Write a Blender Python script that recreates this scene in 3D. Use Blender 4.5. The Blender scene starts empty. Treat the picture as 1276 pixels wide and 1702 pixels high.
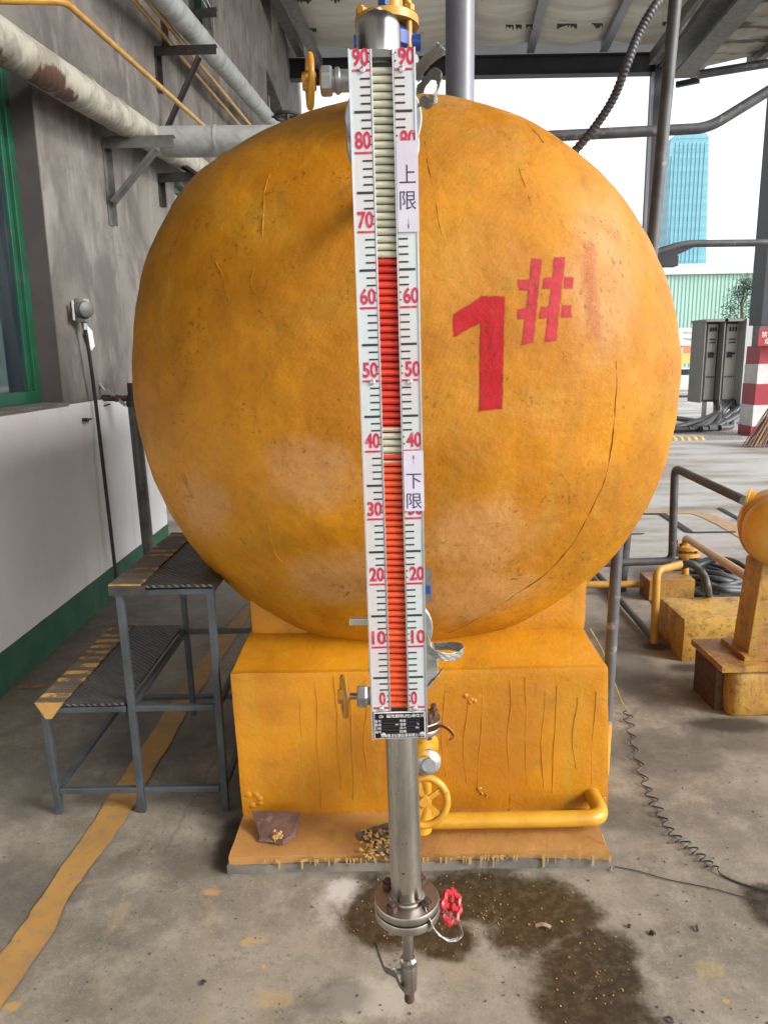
import bpy, math, random
from mathutils import Vector, Matrix, noise
from mathutils.bvhtree import BVHTree
random.seed(7)
V = Vector
rad = math.radians
scene = bpy.context.scene
COL = scene.collection

# ---------------------------------------------------------------- camera
CH = 1.5; PITCH = rad(11.7); ROLL = rad(1.0); FPX = 1229.0
F = V((0, math.cos(PITCH), -math.sin(PITCH)))
U0 = V((0, math.sin(PITCH), math.cos(PITCH))); R0 = V((1, 0, 0))
RR = R0*math.cos(ROLL) - U0*math.sin(ROLL)
UU = U0*math.cos(ROLL) + R0*math.sin(ROLL)
camd = bpy.data.cameras.new('camera'); cam = bpy.data.objects.new('camera', camd); COL.objects.link(cam)
m = Matrix((RR, UU, -F)).transposed().to_4x4(); m.translation = V((0, 0, CH)); cam.matrix_world = m
camd.sensor_fit = 'VERTICAL'; camd.sensor_height = 36; camd.sensor_width = 27; camd.lens = 36*FPX/1702
camd.clip_start = 0.02; camd.clip_end = 2000
scene.camera = cam
# ---------------------------------------------------------------- light
SUN_EL, SUN_AZ = 31, 116          # azimuth clockwise from +Y: behind and to the right of the viewer
world = bpy.data.worlds.new('World'); scene.world = world; world.use_nodes = True
nt = world.node_tree; nt.nodes.clear()
sky = nt.nodes.new('ShaderNodeTexSky'); sky.sky_type = 'NISHITA'; sky.sun_disc = False
sky.sun_elevation = rad(SUN_EL); sky.sun_rotation = rad(SUN_AZ); sky.dust_density = 2.5; sky.air_density = 1.2; sky.ozone_density = 1
hs = nt.nodes.new('ShaderNodeHueSaturation'); hs.inputs['Saturation'].default_value = 0.22
bg = nt.nodes.new('ShaderNodeBackground'); bg.inputs['Strength'].default_value = 0.15
wo = nt.nodes.new('ShaderNodeOutputWorld')
nt.links.new(sky.outputs[0], hs.inputs['Color']); nt.links.new(hs.outputs[0], bg.inputs['Color']); nt.links.new(bg.outputs[0], wo.inputs[0])
sl = bpy.data.lights.new('sun', 'SUN'); sl.energy = 1.2; sl.angle = rad(18); sl.color = (1, .96, .9)
so = bpy.data.objects.new('sun', sl); COL.objects.link(so)
sdir = V((math.sin(rad(SUN_AZ))*math.cos(rad(SUN_EL)), math.cos(rad(SUN_AZ))*math.cos(rad(SUN_EL)), math.sin(rad(SUN_EL))))
so.rotation_euler = sdir.to_track_quat('Z', 'Y').to_euler()
vs = scene.view_settings; vs.view_transform = 'Standard'; vs.look = 'None'; vs.gamma = 1; vs.use_curve_mapping = False
vs.exposure = 1.32

# ---------------------------------------------------------------- pixel -> place (depth always given by a real plane)
def ray(px, py): return F*FPX + RR*(px-638) - UU*(py-851)
def onY(px, py, Y): d = ray(px, py); return V((0, 0, CH)) + d*(Y/d.y)
def onX(px, py, X): d = ray(px, py); return V((0, 0, CH)) + d*(X/d.x)
def onZ(px, py, z=0.0): d = ray(px, py); return V((0, 0, CH)) + d*((z-CH)/d.z)

# ---------------------------------------------------------------- geometry collector
class Geo:
    def __init__(s): s.v = []; s.f = []; s.m = []
    def add(s, vs, fs, mi=0):
        o = len(s.v); s.v += [V(a) for a in vs]; s.f += [tuple(i+o for i in f) for f in fs]; s.m += [mi]*len(fs); return s
    def box(s, x0, x1, y0, y1, z0, z1, mi=0):
        return s.add([(x0,y0,z0),(x1,y0,z0),(x1,y1,z0),(x0,y1,z0),(x0,y0,z1),(x1,y0,z1),(x1,y1,z1),(x0,y1,z1)],
                     [(0,3,2,1),(4,5,6,7),(0,1,5,4),(1,2,6,5),(2,3,7,6),(3,0,4,7)], mi)
    def obox(s, c, a, b, n, mi=0):      # centre and three half-axis vectors
        c = V(c); P = [c+sx*a+sy*b+sz*n for sz in (-1,1) for sx, sy in ((-1,-1),(1,-1),(1,1),(-1,1))]
        return s.add(P, [(0,3,2,1),(4,5,6,7),(0,1,5,4),(1,2,6,5),(2,3,7,6),(3,0,4,7)], mi)
    def bar(s, p, q, w, h, up=(0,0,1), mi=0):
        p = V(p); q = V(q); d = (q-p); L = d.length; d.normalize(); sd = d.cross(V(up)).normalized(); u = sd.cross(d)
        return s.obox((p+q)/2, sd*w/2, u*h/2, d*L/2, mi)
    def tube(s, pts, r, n=14, cap=True, mi=0):
        pts = [V(p) for p in pts]; k = len(pts); rs = r if isinstance(r, (list, tuple)) else [r]*k
        vs = []; fs = []; t0 = (pts[1]-pts[0]).normalized()
        a = t0.orthogonal().normalized()
        for i, p in enumerate(pts):
            if i == 0: t = t0
            elif i == k-1: t = (pts[-1]-pts[-2]).normalized()
            else: t = ((pts[i+1]-p).normalized()+(p-pts[i-1]).normalized()).normalized()
            a = (a - t*a.dot(t)).normalized(); b = t.cross(a)
            for j in range(n):
                an = 2*math.pi*j/n; vs.append(p+(a*math.cos(an)+b*math.sin(an))*rs[i])
        for i in range(k-1):
            for j in range(n):
                fs.append((i*n+j, i*n+(j+1)%n, (i+1)*n+(j+1)%n, (i+1)*n+j))
        if cap: fs += [tuple(range(n-1,-1,-1)), tuple(range((k-1)*n, k*n))]
        return s.add(vs, fs, mi)
    def lathe(s, prof, o, ax=(0,0,1), n=32, mi=0, hexa=False):   # prof: (radius, height along the axis)
        ax = V(ax).normalized(); a = ax.orthogonal().normalized(); b = ax.cross(a); o = V(o); vs = []; fs = []
        for r, t in prof:
            for j in range(n):
                an = 2*math.pi*j/n; vs.append(o+ax*t+(a*math.cos(an)+b*math.sin(an))*r)
        for i in range(len(prof)-1):
            for j in range(n): fs.append((i*n+j, i*n+(j+1)%n, (i+1)*n+(j+1)%n, (i+1)*n+j))
        k = len(prof)
        if prof[0][0] > 1e-5: fs.append(tuple(range(n-1,-1,-1)))
        if prof[-1][0] > 1e-5: fs.append(tuple(range((k-1)*n, k*n)))
        return s.add(vs, fs, mi)
    def cyl(s, p, q, r, n=20, mi=0):
        p = V(p); q = V(q); return s.lathe([(r,0),(r,(q-p).length)], p, q-p, n, mi)
    def torus(s, c, ax, R, r, n=32, k=10, mi=0):
        ax = V(ax).normalized(); a = ax.orthogonal().normalized(); b = ax.cross(a); c = V(c); vs = []; fs = []
        for i in range(n):
            u = 2*math.pi*i/n; e = a*math.cos(u)+b*math.sin(u)
            for j in range(k):
                w = 2*math.pi*j/k; vs.append(c+e*(R+r*math.cos(w))+ax*r*math.sin(w))
        for i in range(n):
            for j in range(k): fs.append((i*k+j, ((i+1)%n)*k+j, ((i+1)%n)*k+(j+1)%k, i*k+(j+1)%k))
        return s.add(vs, fs, mi)
    def ribbon(s, pts, wdir, w, th, mi=0):   # flat strap swept along pts; wdir may be a list
        pts = [V(p) for p in pts]; k = len(pts); vs = []; fs = []
        for i, p in enumerate(pts):
            t = (pts[min(i+1,k-1)]-pts[max(i-1,0)]).normalized()
            wd = V(wdir[i] if isinstance(wdir, list) else wdir); wd = (wd-t*wd.dot(t)).normalized(); nn = t.cross(wd)
            for sx, sy in ((-1,-1),(1,-1),(1,1),(-1,1)): vs.append(p+wd*sx*w/2+nn*sy*th/2)
        for i in range(k-1):
            for j in range(4): fs.append((i*4+j, i*4+(j+1)%4, i*4+4+(j+1)%4, i*4+4+j))
        fs += [(3,2,1,0), tuple(range((k-1)*4, k*4))]
        return s.add(vs, fs, mi)
    def prism(s, poly, d, mi=0):     # planar polygon pushed along vector d
        n = len(poly); d = V(d); poly = [V(p) for p in poly]
        return s.add(poly+[p+d for p in poly], [tuple(range(n-1,-1,-1)), tuple(range(n,2*n))]+[(i,(i+1)%n,(i+1)%n+n,i+n) for i in range(n)], mi)
    def rbox(s, x0, x1, y0, y1, z0, z1, step, amp, fn=None, mi=0, freq=6, round_=0.0):   # subdivided box with an uneven surface
        nx = max(1,int((x1-x0)/step)); ny = max(1,int((y1-y0)/step)); nz = max(1,int((z1-z0)/step)); idx = {}; vs = []; fs = []
        def vi(i, j, k):
            if (i,j,k) not in idx:
                p = V((x0+(x1-x0)*i/nx, y0+(y1-y0)*j/ny, z0+(z1-z0)*k/nz))
                if round_:
                    q = V((min(max(p.x,x0+round_),x1-round_), min(max(p.y,y0+round_),y1-round_), min(max(p.z,z0+round_),z1-round_)))
                    d = p-q
                    if d.length > 1e-6: p = q+d.normalized()*min(d.length, round_)
                if fn: p = fn(p)
                nv = noise.noise_vector(p*freq)*amp + noise.noise_vector(p*freq*3.7)*amp*.45
                idx[(i,j,k)] = len(vs); vs.append(p+nv)
            return idx[(i,j,k)]
        for i in range(nx):
            for j in range(ny):
                fs.append((vi(i,j,0),vi(i,j+1,0),vi(i+1,j+1,0),vi(i+1,j,0))); fs.append((vi(i,j,nz),vi(i+1,j,nz),vi(i+1,j+1,nz),vi(i,j+1,nz)))
            for k in range(nz):
                fs.append((vi(i,0,k),vi(i+1,0,k),vi(i+1,0,k+1),vi(i,0,k+1))); fs.append((vi(i,ny,k),vi(i,ny,k+1),vi(i+1,ny,k+1),vi(i+1,ny,k)))
        for j in range(ny):
            for k in range(nz):
                fs.append((vi(0,j,k),vi(0,j,k+1),vi(0,j+1,k+1),vi(0,j+1,k))); fs.append((vi(nx,j,k),vi(nx,j+1,k),vi(nx,j+1,k+1),vi(nx,j,k+1)))
        return s.add(vs, fs, mi)

def origin_of(p): return V(p.matrix_world.translation) if p is None else None
LOC = {}
def build(name, g, mats, parent=None, loc=(0,0,0), smooth=40, bevel=0, kind=None, label=None):
    """link the collected geometry (world coordinates) as one mesh object"""
    base = LOC[parent.name] if parent is not None else V(loc)
    me = bpy.data.meshes.new(name); me.from_pydata([tuple(v-base) for v in g.v], [], g.f)
    for mt in (mats if isinstance(mats, (list, tuple)) else [mats]): me.materials.append(mt)
    if any(g.m): me.polygons.foreach_set('material_index', g.m)
    me.validate(); me.update()
    if smooth:
        me.shade_smooth(); me.set_sharp_from_angle(angle=rad(smooth))
    o = bpy.data.objects.new(name, me); COL.objects.link(o)
    if parent is not None: o.parent = parent; LOC[o.name] = base
    else: o.location = base; LOC[o.name] = base
    if bevel:
        b = o.modifiers.new('edge', 'BEVEL'); b.width = bevel; b.segments = 2; b.limit_method = 'ANGLE'; b.angle_limit = rad(40)
    if kind: o['kind'] = kind
    if label: o['label'] = label
    return o
def tag(o, label, cat, group=None):
    o['label'] = label; o['category'] = cat
    if group: o['group'] = group
    return o
def thing(name, label, cat, loc=(0,0,0), group=None):
    o = bpy.data.objects.new(name, None); o.empty_display_size = .1; COL.objects.link(o); o.location = loc; LOC[o.name] = V(loc)
    return tag(o, label, cat, group)
def smoothpath(pts, n=8):
    pts = [V(p) for p in pts]; out = []
    for i in range(len(pts)-1):
        p0 = pts[max(i-1,0)]; p1 = pts[i]; p2 = pts[i+1]; p3 = pts[min(i+2,len(pts)-1)]
        for k in range(n):
            t = k/n; out.append(0.5*((2*p1)+(p2-p0)*t+(2*p0-5*p1+4*p2-p3)*t*t+(3*p1-p0-3*p2+p3)*t**3))
    return out+[pts[-1]]
def elbowed(pts, r, n=6):    # polyline with its corners rounded
    pts = [V(p) for p in pts]; out = [pts[0]]
    for i in range(1, len(pts)-1):
        a, b, c = pts[i-1], pts[i], pts[i+1]
        d1 = (a-b); d2 = (c-b); k = min(r, d1.length*.45, d2.length*.45); p = b+d1.normalized()*k; q = b+d2.normalized()*k
        for j in range(n+1):
            t = j/n; out.append(p*(1-t)**2+b*2*t*(1-t)+q*t*t)
    return out+[pts[-1]]

# ---------------------------------------------------------------- materials
def C(r, g, b): return (r, g, b, 1)
class M:
    """small builder for procedural materials"""
    def __init__(s, name, rough=.6, metal=0.0, spec=.5):
        s.mat = bpy.data.materials.new(name); s.mat.use_nodes = True; s.t = s.mat.node_tree; s.n = s.t.nodes; s.l = s.t.links
        s.b = s.n['Principled BSDF']; s.b.inputs['Roughness'].default_value = rough; s.b.inputs['Metallic'].default_value = metal
        s.b.inputs['Specular IOR Level'].default_value = spec
        s.co = s.n.new('ShaderNodeNewGeometry').outputs['Position']
    def map(s, scale=(1,1,1), loc=(0,0,0), rot=(0,0,0), co=None):
        n = s.n.new('ShaderNodeMapping'); n.inputs['Scale'].default_value = scale; n.inputs['Location'].default_value = loc; n.inputs['Rotation'].default_value = rot
        s.l.new(co or s.co, n.inputs[0]); return n.outputs[0]
    def noise(s, scale, detail=5, rough=.6, dist=0, co=None):
        n = s.n.new('ShaderNodeTexNoise'); n.inputs['Scale'].default_value = scale; n.inputs['Detail'].default_value = detail
        n.inputs['Roughness'].default_value = rough; n.inputs['Distortion'].default_value = dist; s.l.new(co or s.co, n.inputs['Vector']); return n.outputs[0]
    def voro(s, scale, feat='F1', co=None):
        n = s.n.new('ShaderNodeTexVoronoi'); n.feature = feat; n.inputs['Scale'].default_value = scale; s.l.new(co or s.co, n.inputs['Vector']); return n.outputs[0]
    def wave(s, scale, axis='Z', dist=0, co=None, prof='SIN'):
        n = s.n.new('ShaderNodeTexWave'); n.bands_direction = axis; n.wave_profile = prof; n.inputs['Scale'].default_value = scale; n.inputs['Distortion'].default_value = dist
        s.l.new(co or s.co, n.inputs['Vector']); return n.outputs['Fac']
    def ramp(s, fac, stops):
        n = s.n.new('ShaderNodeValToRGB'); e = n.color_ramp.elements
        while len(e) < len(stops): e.new(.5)
        for el, (p, c) in zip(e, stops): el.position = p; el.color = c if len(c) == 4 else (*c, 1)
        s.l.new(fac, n.inputs[0]); return n.outputs[0]
    def thr(s, fac, a, b):  # 0 below a, 1 above b
        n = s.n.new('ShaderNodeMapRange'); n.interpolation_type = 'SMOOTHSTEP'; n.inputs['From Min'].default_value = a; n.inputs['From Max'].default_value = b
        s.l.new(fac, n.inputs[0]); return n.outputs[0]
    def math(s, op, a, b=None):
        n = s.n.new('ShaderNodeMath'); n.operation = op
        for i, x in enumerate((a, b)):
            if x is None: continue
            if isinstance(x, (int, float)): n.inputs[i].default_value = x
            else: s.l.new(x, n.inputs[i])
        return n.outputs[0]
    def mix(s, fac, a, b):
        n = s.n.new('ShaderNodeMix'); n.data_type = 'RGBA'
        if isinstance(fac, (int, float)): n.inputs[0].default_value = fac
        else: s.l.new(fac, n.inputs[0])
        for i, x in ((6, a), (7, b)):
            if isinstance(x, tuple): n.inputs[i].default_value = x if len(x) == 4 else (*x, 1)
            else: s.l.new(x, n.inputs[i])
        return n.outputs[2]
    def blob(s, c, rx, ry, rot=0, axes='XY', nz=None, k=.35):   # distance (1 at the rim) from an ellipse in a plane
        n = s.map(scale=(1/rx, 1/ry if axes == 'XY' else 1e-6, 1e-6 if axes == 'XY' else 1/ry), co=s.map(loc=(0,0,0), rot=(0,0,rot) if axes == 'XY' else (0,rot,0), co=s.sub(c)))
        v = s.n.new('ShaderNodeVectorMath'); v.operation = 'LENGTH'; s.l.new(n, v.inputs[0]); o = v.outputs['Value']
        if nz is not None: o = s.math('ADD', o, s.math('MULTIPLY', s.math('SUBTRACT', nz, .5), k*2))
        return o
    def ball(s, c, r3, nz=None, k=.5):
        n = s.map(scale=tuple(1/x for x in r3), co=s.sub(c)); v = s.n.new('ShaderNodeVectorMath'); v.operation = 'LENGTH'; s.l.new(n, v.inputs[0]); o = v.outputs['Value']
        if nz is not None: o = s.math('ADD', o, s.math('MULTIPLY', s.math('SUBTRACT', nz, .5), k*2))
        return o
    def sub(s, c):
        v = s.n.new('ShaderNodeVectorMath'); v.operation = 'SUBTRACT'; s.l.new(s.co, v.inputs[0]); v.inputs[1].default_value = tuple(c); return v.outputs[0]
    def col(s, x):
        if isinstance(x, tuple): s.b.inputs['Base Color'].default_value = x if len(x) == 4 else (*x, 1)
        else: s.l.new(x, s.b.inputs['Base Color'])
        return s
    def rough(s, x): s.l.new(x, s.b.inputs['Roughness']); return s
    def bump(s, h, strength=.3, dist=.01):
        n = s.n.new('ShaderNodeBump'); n.inputs['Strength'].default_value = strength; n.inputs['Distance'].default_value = dist
        s.l.new(h, n.inputs['Height'])
        if s.b.inputs['Normal'].links: s.l.new(s.b.inputs['Normal'].links[0].from_socket, n.inputs['Normal'])
        s.l.new(n.outputs[0], s.b.inputs['Normal']); return s
def simple(name, c1, c2=None, rough=.6, metal=0, scale=12, bump=.15, dist=.002, bscale=60, dirt=None, dscale=7, dthr=(.58,.68), stretch=(1,1,1)):
    a = M(name, rough, metal); c2 = c2 or tuple(x*.75 for x in c1)
    col = a.mix(a.thr(a.noise(scale, co=a.map(scale=stretch)), .35, .65), c1, c2)
    if dirt: col = a.mix(a.thr(a.noise(dscale, 8, .7, co=a.map(scale=stretch)), *dthr), col, dirt)
    a.col(col)
    if bump: a.bump(a.noise(bscale, 4), bump, dist)
    return a.mat

OCH = (.60,.285,.018); OCH2 = (.50,.21,.014)
# concrete floor
def floor_mat():
    a = M('concrete_floor', .62)
    n1 = a.noise(1.4, 8, .65); n2 = a.noise(9, 8, .7); n3 = a.noise(60, 4, .6)
    c = a.mix(a.thr(n1, .38, .62), C(.240,.208,.160), C(.135,.117,.09))
    c = a.mix(a.math('MULTIPLY', a.thr(n2, .42, .70), .7), c, C(.30,.27,.215))
    c = a.mix(a.math('MULTIPLY', a.thr(a.noise(3.3, 9, .75, .6), .52, .66), .55), c, C(.14,.125,.11))
    c = a.mix(a.math('MULTIPLY', a.thr(n3, .54, .70), .55), c, C(.11,.098,.08))
    c = a.mix(a.math('MULTIPLY', a.thr(a.noise(150, 3, .7), .56, .70), .45), c, C(.42,.39,.33))
    c = a.mix(a.math('MULTIPLY', a.thr(a.noise(5.5, 9, .8, 1.2, co=a.map(loc=(2,7,0))), .54, .62), .4), c, C(.30,.235,.15))
    fc = a.thr(a.voro(.55, 'DISTANCE_TO_EDGE', co=a.n_add(a.noise(2.5, 6, .7), .5)), 0, .0035)
    c = a.mix(a.math('MULTIPLY', a.math('SUBTRACT', 1, fc), .4), c, C(.07,.06,.05))
    # far yard coloured paler to stand for brighter light, plus long pinkish smears
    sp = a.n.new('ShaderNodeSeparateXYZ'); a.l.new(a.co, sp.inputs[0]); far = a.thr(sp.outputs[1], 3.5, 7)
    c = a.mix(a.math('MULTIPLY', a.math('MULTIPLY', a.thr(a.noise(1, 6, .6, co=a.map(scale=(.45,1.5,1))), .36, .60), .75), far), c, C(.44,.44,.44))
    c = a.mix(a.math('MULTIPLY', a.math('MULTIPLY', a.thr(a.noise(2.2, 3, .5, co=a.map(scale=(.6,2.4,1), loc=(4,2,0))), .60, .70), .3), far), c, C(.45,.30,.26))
    # specks of dropped paint
    sp = a.thr(a.noise(26, 3, .5), .70, .74); near = a.math('SUBTRACT', 1, a.thr(a.blob(onZ(640,1560), 1.0, .75), .8, 1.2))
    c = a.mix(a.math('MULTIPLY', a.math('MULTIPLY', sp, near), .75), c, C(.46,.26,.05))
    # damp stains with their own outline
    nz = a.noise(5, 8, .68); wet = None; nf = a.noise(22, 8, .75)
    for px, py, rx, ry, kc, op in ((352,1483,.03,.014,C(.42,.23,.09),.7),(430,1562,.035,.013,C(.40,.25,.09),.5),(408,1568,.012,.012,C(.42,.25,.05),.6),(575,1480,.05,.06,C(.52,.50,.46),.6),(560,1500,.07,.10,C(.45,.42,.38),.4),(455,1660,.05,.03,C(.40,.26,.12),.4),(20,1672,.02,.015,C(.42,.24,.05),.7),(1180,1610,.04,.03,C(.38,.30,.10),.35),(620,1660,.14,.06,C(.44,.41,.34),.45)):
        c = a.mix(a.math('MULTIPLY', a.math('SUBTRACT', 1, a.thr(a.blob(onZ(px, py), rx, ry, 0, nz=nf, k=1.3), .6, 1.25)), op), c, kc)
    for (px, py, rx, ry, rot) in ((665,1505,.20,.16,0),(800,1490,.24,.13,.1),(900,1520,.20,.14,-.5),(985,1610,.15,.17,.2),(1000,1690,.15,.16,0),(735,1560,.11,.09,0),(1290,1510,.10,.11,0),(1000,1272,.0,.0,0)):
        if rx == 0: continue
        d = a.blob(onZ(px, py), rx, ry, rot, nz=nz, k=.75)
        wet = d if wet is None else a.math('MINIMUM', wet, d)
    wm = a.math('SUBTRACT', 1, a.thr(wet, .66, 1.06))
    dark_patch = None  # broad darker floor patches, among them under the stool and along the pad
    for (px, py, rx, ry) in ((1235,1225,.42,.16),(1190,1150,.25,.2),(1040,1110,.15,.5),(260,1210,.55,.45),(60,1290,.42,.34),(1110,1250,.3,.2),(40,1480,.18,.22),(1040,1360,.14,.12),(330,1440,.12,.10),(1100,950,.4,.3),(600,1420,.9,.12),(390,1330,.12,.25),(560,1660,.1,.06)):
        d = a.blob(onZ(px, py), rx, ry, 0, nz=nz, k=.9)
        dark_patch = d if dark_patch is None else a.math('MINIMUM', dark_patch, d)
    om = a.math('SUBTRACT', 1, a.thr(dark_patch, .5, 1.15))
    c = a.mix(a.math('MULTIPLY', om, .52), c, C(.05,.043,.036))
    grease_shade = None  # grease, with contact shade painted into the floor under blocks and pipes
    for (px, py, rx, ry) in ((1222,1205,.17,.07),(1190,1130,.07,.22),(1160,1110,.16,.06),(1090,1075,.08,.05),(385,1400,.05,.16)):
        d = a.blob(onZ(px, py), rx, ry, 0, nz=nz, k=.8); grease_shade = d if grease_shade is None else a.math('MINIMUM', grease_shade, d)
    c = a.mix(a.math('MULTIPLY', a.math('SUBTRACT', 1, a.thr(grease_shade, .6, 1.3)), .85), c, C(.022,.017,.012))
    wc = a.mix(a.thr(a.noise(34, 6, .75), .42, .66), C(.018,.013,.007), C(.060,.045,.025))
    c = a.mix(a.math('MULTIPLY', wm, .95), c, wc)
    a.col(c); a.rough(a.mix(wm, C(.66,.66,.66), C(.30,.30,.30)))
    a.bump(n3, .22, .004); a.bump(n2, .25, .01); return a.mat
def tank_mat():
    a = M('tank_paint', .55, 0, .22)
    n = a.noise(2.2, 7, .62, .3)
    c = a.mix(a.thr(n, .36, .64), C(.47,.190,.003), C(.345,.126,.002))
    c = a.mix(a.math('MULTIPLY', a.thr(a.noise(4.5, 8, .7, .4, co=a.map(loc=(3,1,0))), .50, .68), .55), c, C(.40,.205,.02))
    # pale, chalky repairs low on the head and near the right shoulder
    nz = a.noise(7, 7, .7); pale = None
    for px, py, rx, rz in ((520,790,.16,.12),(800,890,.20,.15),(800,1000,.22,.12),(1010,440,.14,.26),(590,960,.28,.12),(330,860,.1,.14)):
        p = onY(px, py, 2.12); d = a.blob(p, rx, rz, 0, 'XZ', nz, .8); pale = d if pale is None else a.math('MINIMUM', pale, d)
    pm = a.math('SUBTRACT', 1, a.thr(pale, .4, 1.15))
    c = a.mix(a.math('MULTIPLY', pm, .6), c, C(.45,.235,.095))
    # olive grime in streaky clusters, dark pin holes inside them
    gr = a.thr(a.noise(3.6, 6, .62, .5, co=a.map(loc=(7,2,5), scale=(1,1,.8))), .55, .70)
    c = a.mix(a.math('MULTIPLY', gr, .38), c, C(.20,.115,.008))
    c = a.mix(a.math('MULTIPLY', a.thr(a.noise(52, 7, .78), .46, .66), .38), c, C(.22,.10,.008))
    c = a.mix(a.math('MULTIPLY', a.thr(a.noise(6, 8, .72, .6, co=a.map(loc=(11,4,1), scale=(1.6,1.6,.45))), .56, .70), .5), c, C(.24,.12,.012))
    pin = a.thr(a.noise(75, 2, .5), .60, .68)
    pz = a.thr(a.noise(5.5, 5, .6, co=a.map(loc=(1,9,3))), .49, .60)
    c = a.mix(a.math('MULTIPLY', a.math('MULTIPLY', pin, pz), .62), c, C(.10,.05,.008))
    # grey dust where the top of the head catches it
    sp = a.n.new('ShaderNodeSeparateXYZ'); a.l.new(a.co, sp.inputs[0])
    c = a.mix(a.math('MULTIPLY', a.thr(sp.outputs[2], 2.03, 2.3), a.math('MULTIPLY', a.thr(a.noise(5, 8, .7), .4, .6), .5)), c, C(.30,.21,.10))
    # old tear lines in the wrap
    cr = a.thr(a.voro(1.9, 'DISTANCE_TO_EDGE', co=a.map(scale=(1.4,.2,.7), co=a.n_add(a.noise(3, 4, .6), .35))), 0.0, .010)
    crm = a.math('MULTIPLY', a.math('SUBTRACT', 1, cr), a.thr(a.noise(2.6, 3, co=a.map(loc=(5,5,5))), .60, .66))
    c = a.mix(a.math('MULTIPLY', crm, .75), c, C(.18,.09,.015))
    a.col(c); a.rough(a.ramp(a.noise(9, 6, .7), [(.3, C(.34,.34,.34)), (.7, C(.62,.62,.62))]))
    wv = a.math('ADD', a.wave(95, 'X', 1.5, co=a.map(rot=(0,.1,0))), a.wave(95, 'Z', 1.5, co=a.map(rot=(0,.1,0))))
    a.bump(a.math('MULTIPLY', wv, a.thr(a.noise(3, 3, co=a.map(loc=(2,2,8))), .38, .56)), .35, .002)
    a.bump(a.noise(13, 6, .62, .8), .20, .012); a.bump(a.noise(48, 7, .75), .55, .006); a.bump(crm, -.5, .004)
    return a.mat
def _n_add(s, nz, k):
    v = s.n.new('ShaderNodeVectorMath'); v.operation = 'MULTIPLY_ADD'; s.l.new(nz, v.inputs[0]); v.inputs[1].default_value = (k, k, k); s.l.new(s.co, v.inputs[2]); return v.outputs[0]
M.n_add = _n_add
def block_mat(name, c1=(.47,.192,.003), c2=(.36,.132,.003), grime=.5, chip=(.20,.16,.11)):
    a = M(name, .45)
    c = a.mix(a.thr(a.noise(2.4, 7, .62, .3), .36, .64), (*c1,1), (*c2,1))
    c = a.mix(a.math('MULTIPLY', a.thr(a.noise(7, 8, .72, .5),   .54 if grime < .7 else .47, .70 if grime < .7 else .64), min(grime, .85)), c, C(.24,.11,.01) if grime < .7 else C(.15,.07,.02))
    if grime >= .7: c = a.mix(a.math('MULTIPLY', a.thr(a.noise(42, 6, .8), .53, .62), .7), c, C(.05,.025,.012))
    gs = a.noise(5, 6, .6, co=a.map(scale=(3,3,.25)))
    c = a.mix(a.math('MULTIPLY', a.thr(gs, .54, .68), min(grime*.7,.7)), c, C(.36,.24,.02))
    c = a.mix(a.math('MULTIPLY', a.thr(a.noise(30, 4, .7), .68, .73), .8), c, (*chip,1))
    a.col(c); a.rough(a.ramp(a.noise(11, 5, .7), [(.3, C(.32,.32,.32)), (.7, C(.6,.6,.6))]))
    a.bump(a.noise(22, 6, .62, .6), .20, .010); a.bump(a.noise(75, 6, .75), .5, .004); return a.mat
def plaster_mat():
    a = M('grey_plaster', .85, 0, .2)
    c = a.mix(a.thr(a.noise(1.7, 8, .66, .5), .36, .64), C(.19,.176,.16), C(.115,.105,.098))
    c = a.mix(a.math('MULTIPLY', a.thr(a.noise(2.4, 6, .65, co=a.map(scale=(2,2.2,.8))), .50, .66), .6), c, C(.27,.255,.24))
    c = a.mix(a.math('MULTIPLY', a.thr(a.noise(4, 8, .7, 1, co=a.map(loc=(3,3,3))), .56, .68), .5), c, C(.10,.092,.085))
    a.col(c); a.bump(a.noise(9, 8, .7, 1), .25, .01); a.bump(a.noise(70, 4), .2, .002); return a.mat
def white_wall_mat():
    a = M('white_dado', .55)
    c = a.mix(a.thr(a.noise(1.6, 6, .6), .4, .65), C(.80,.79,.81), C(.72,.705,.72))
    c = a.mix(a.math('MULTIPLY', a.thr(a.noise(2.2, 6, .62, co=a.map(scale=(1,3.5,.22))), .56, .72), .35), c, C(.34,.32,.34))
    c = a.mix(a.math('MULTIPLY', a.thr(a.noise(45, 3), .72, .75), .6), c, C(.2,.18,.16))
    a.col(c); a.bump(a.noise(6, 6), .15, .006); return a.mat
def lag_mat(name, base, dark, rust=None):      # wrapped pipe lagging
    a = M(name, .6)
    c = a.mix(a.thr(a.noise(7, 7, .65, .5), .38, .62), (*base,1), (*dark,1))
    if rust:
        nz = a.noise(8, 8, .72, .6); rm = None
        for px, py, q in ((95,146,.17),(20,122,.18),(128,174,.13),(215,230,.07)):
            d = a.ball(onX(px, py, -1.54), (.12, q*1.3, q*.62), nz, .75); rm = d if rm is None else a.math('MINIMUM', rm, d)
        rm = a.math('SUBTRACT', 1, a.thr(rm, .72, .95))
        c = a.mix(rm, c, (*rust,1))
        c = a.mix(a.math('MULTIPLY', a.thr(a.noise(14, 6, .7), .58, .66), .5), c, C(.30,.22,.10))
    a.col(c); a.bump(a.wave(9, 'DIAGONAL', 2.5), .12, .006); a.bump(a.noise(35, 5), .2, .003); return a.mat
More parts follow.
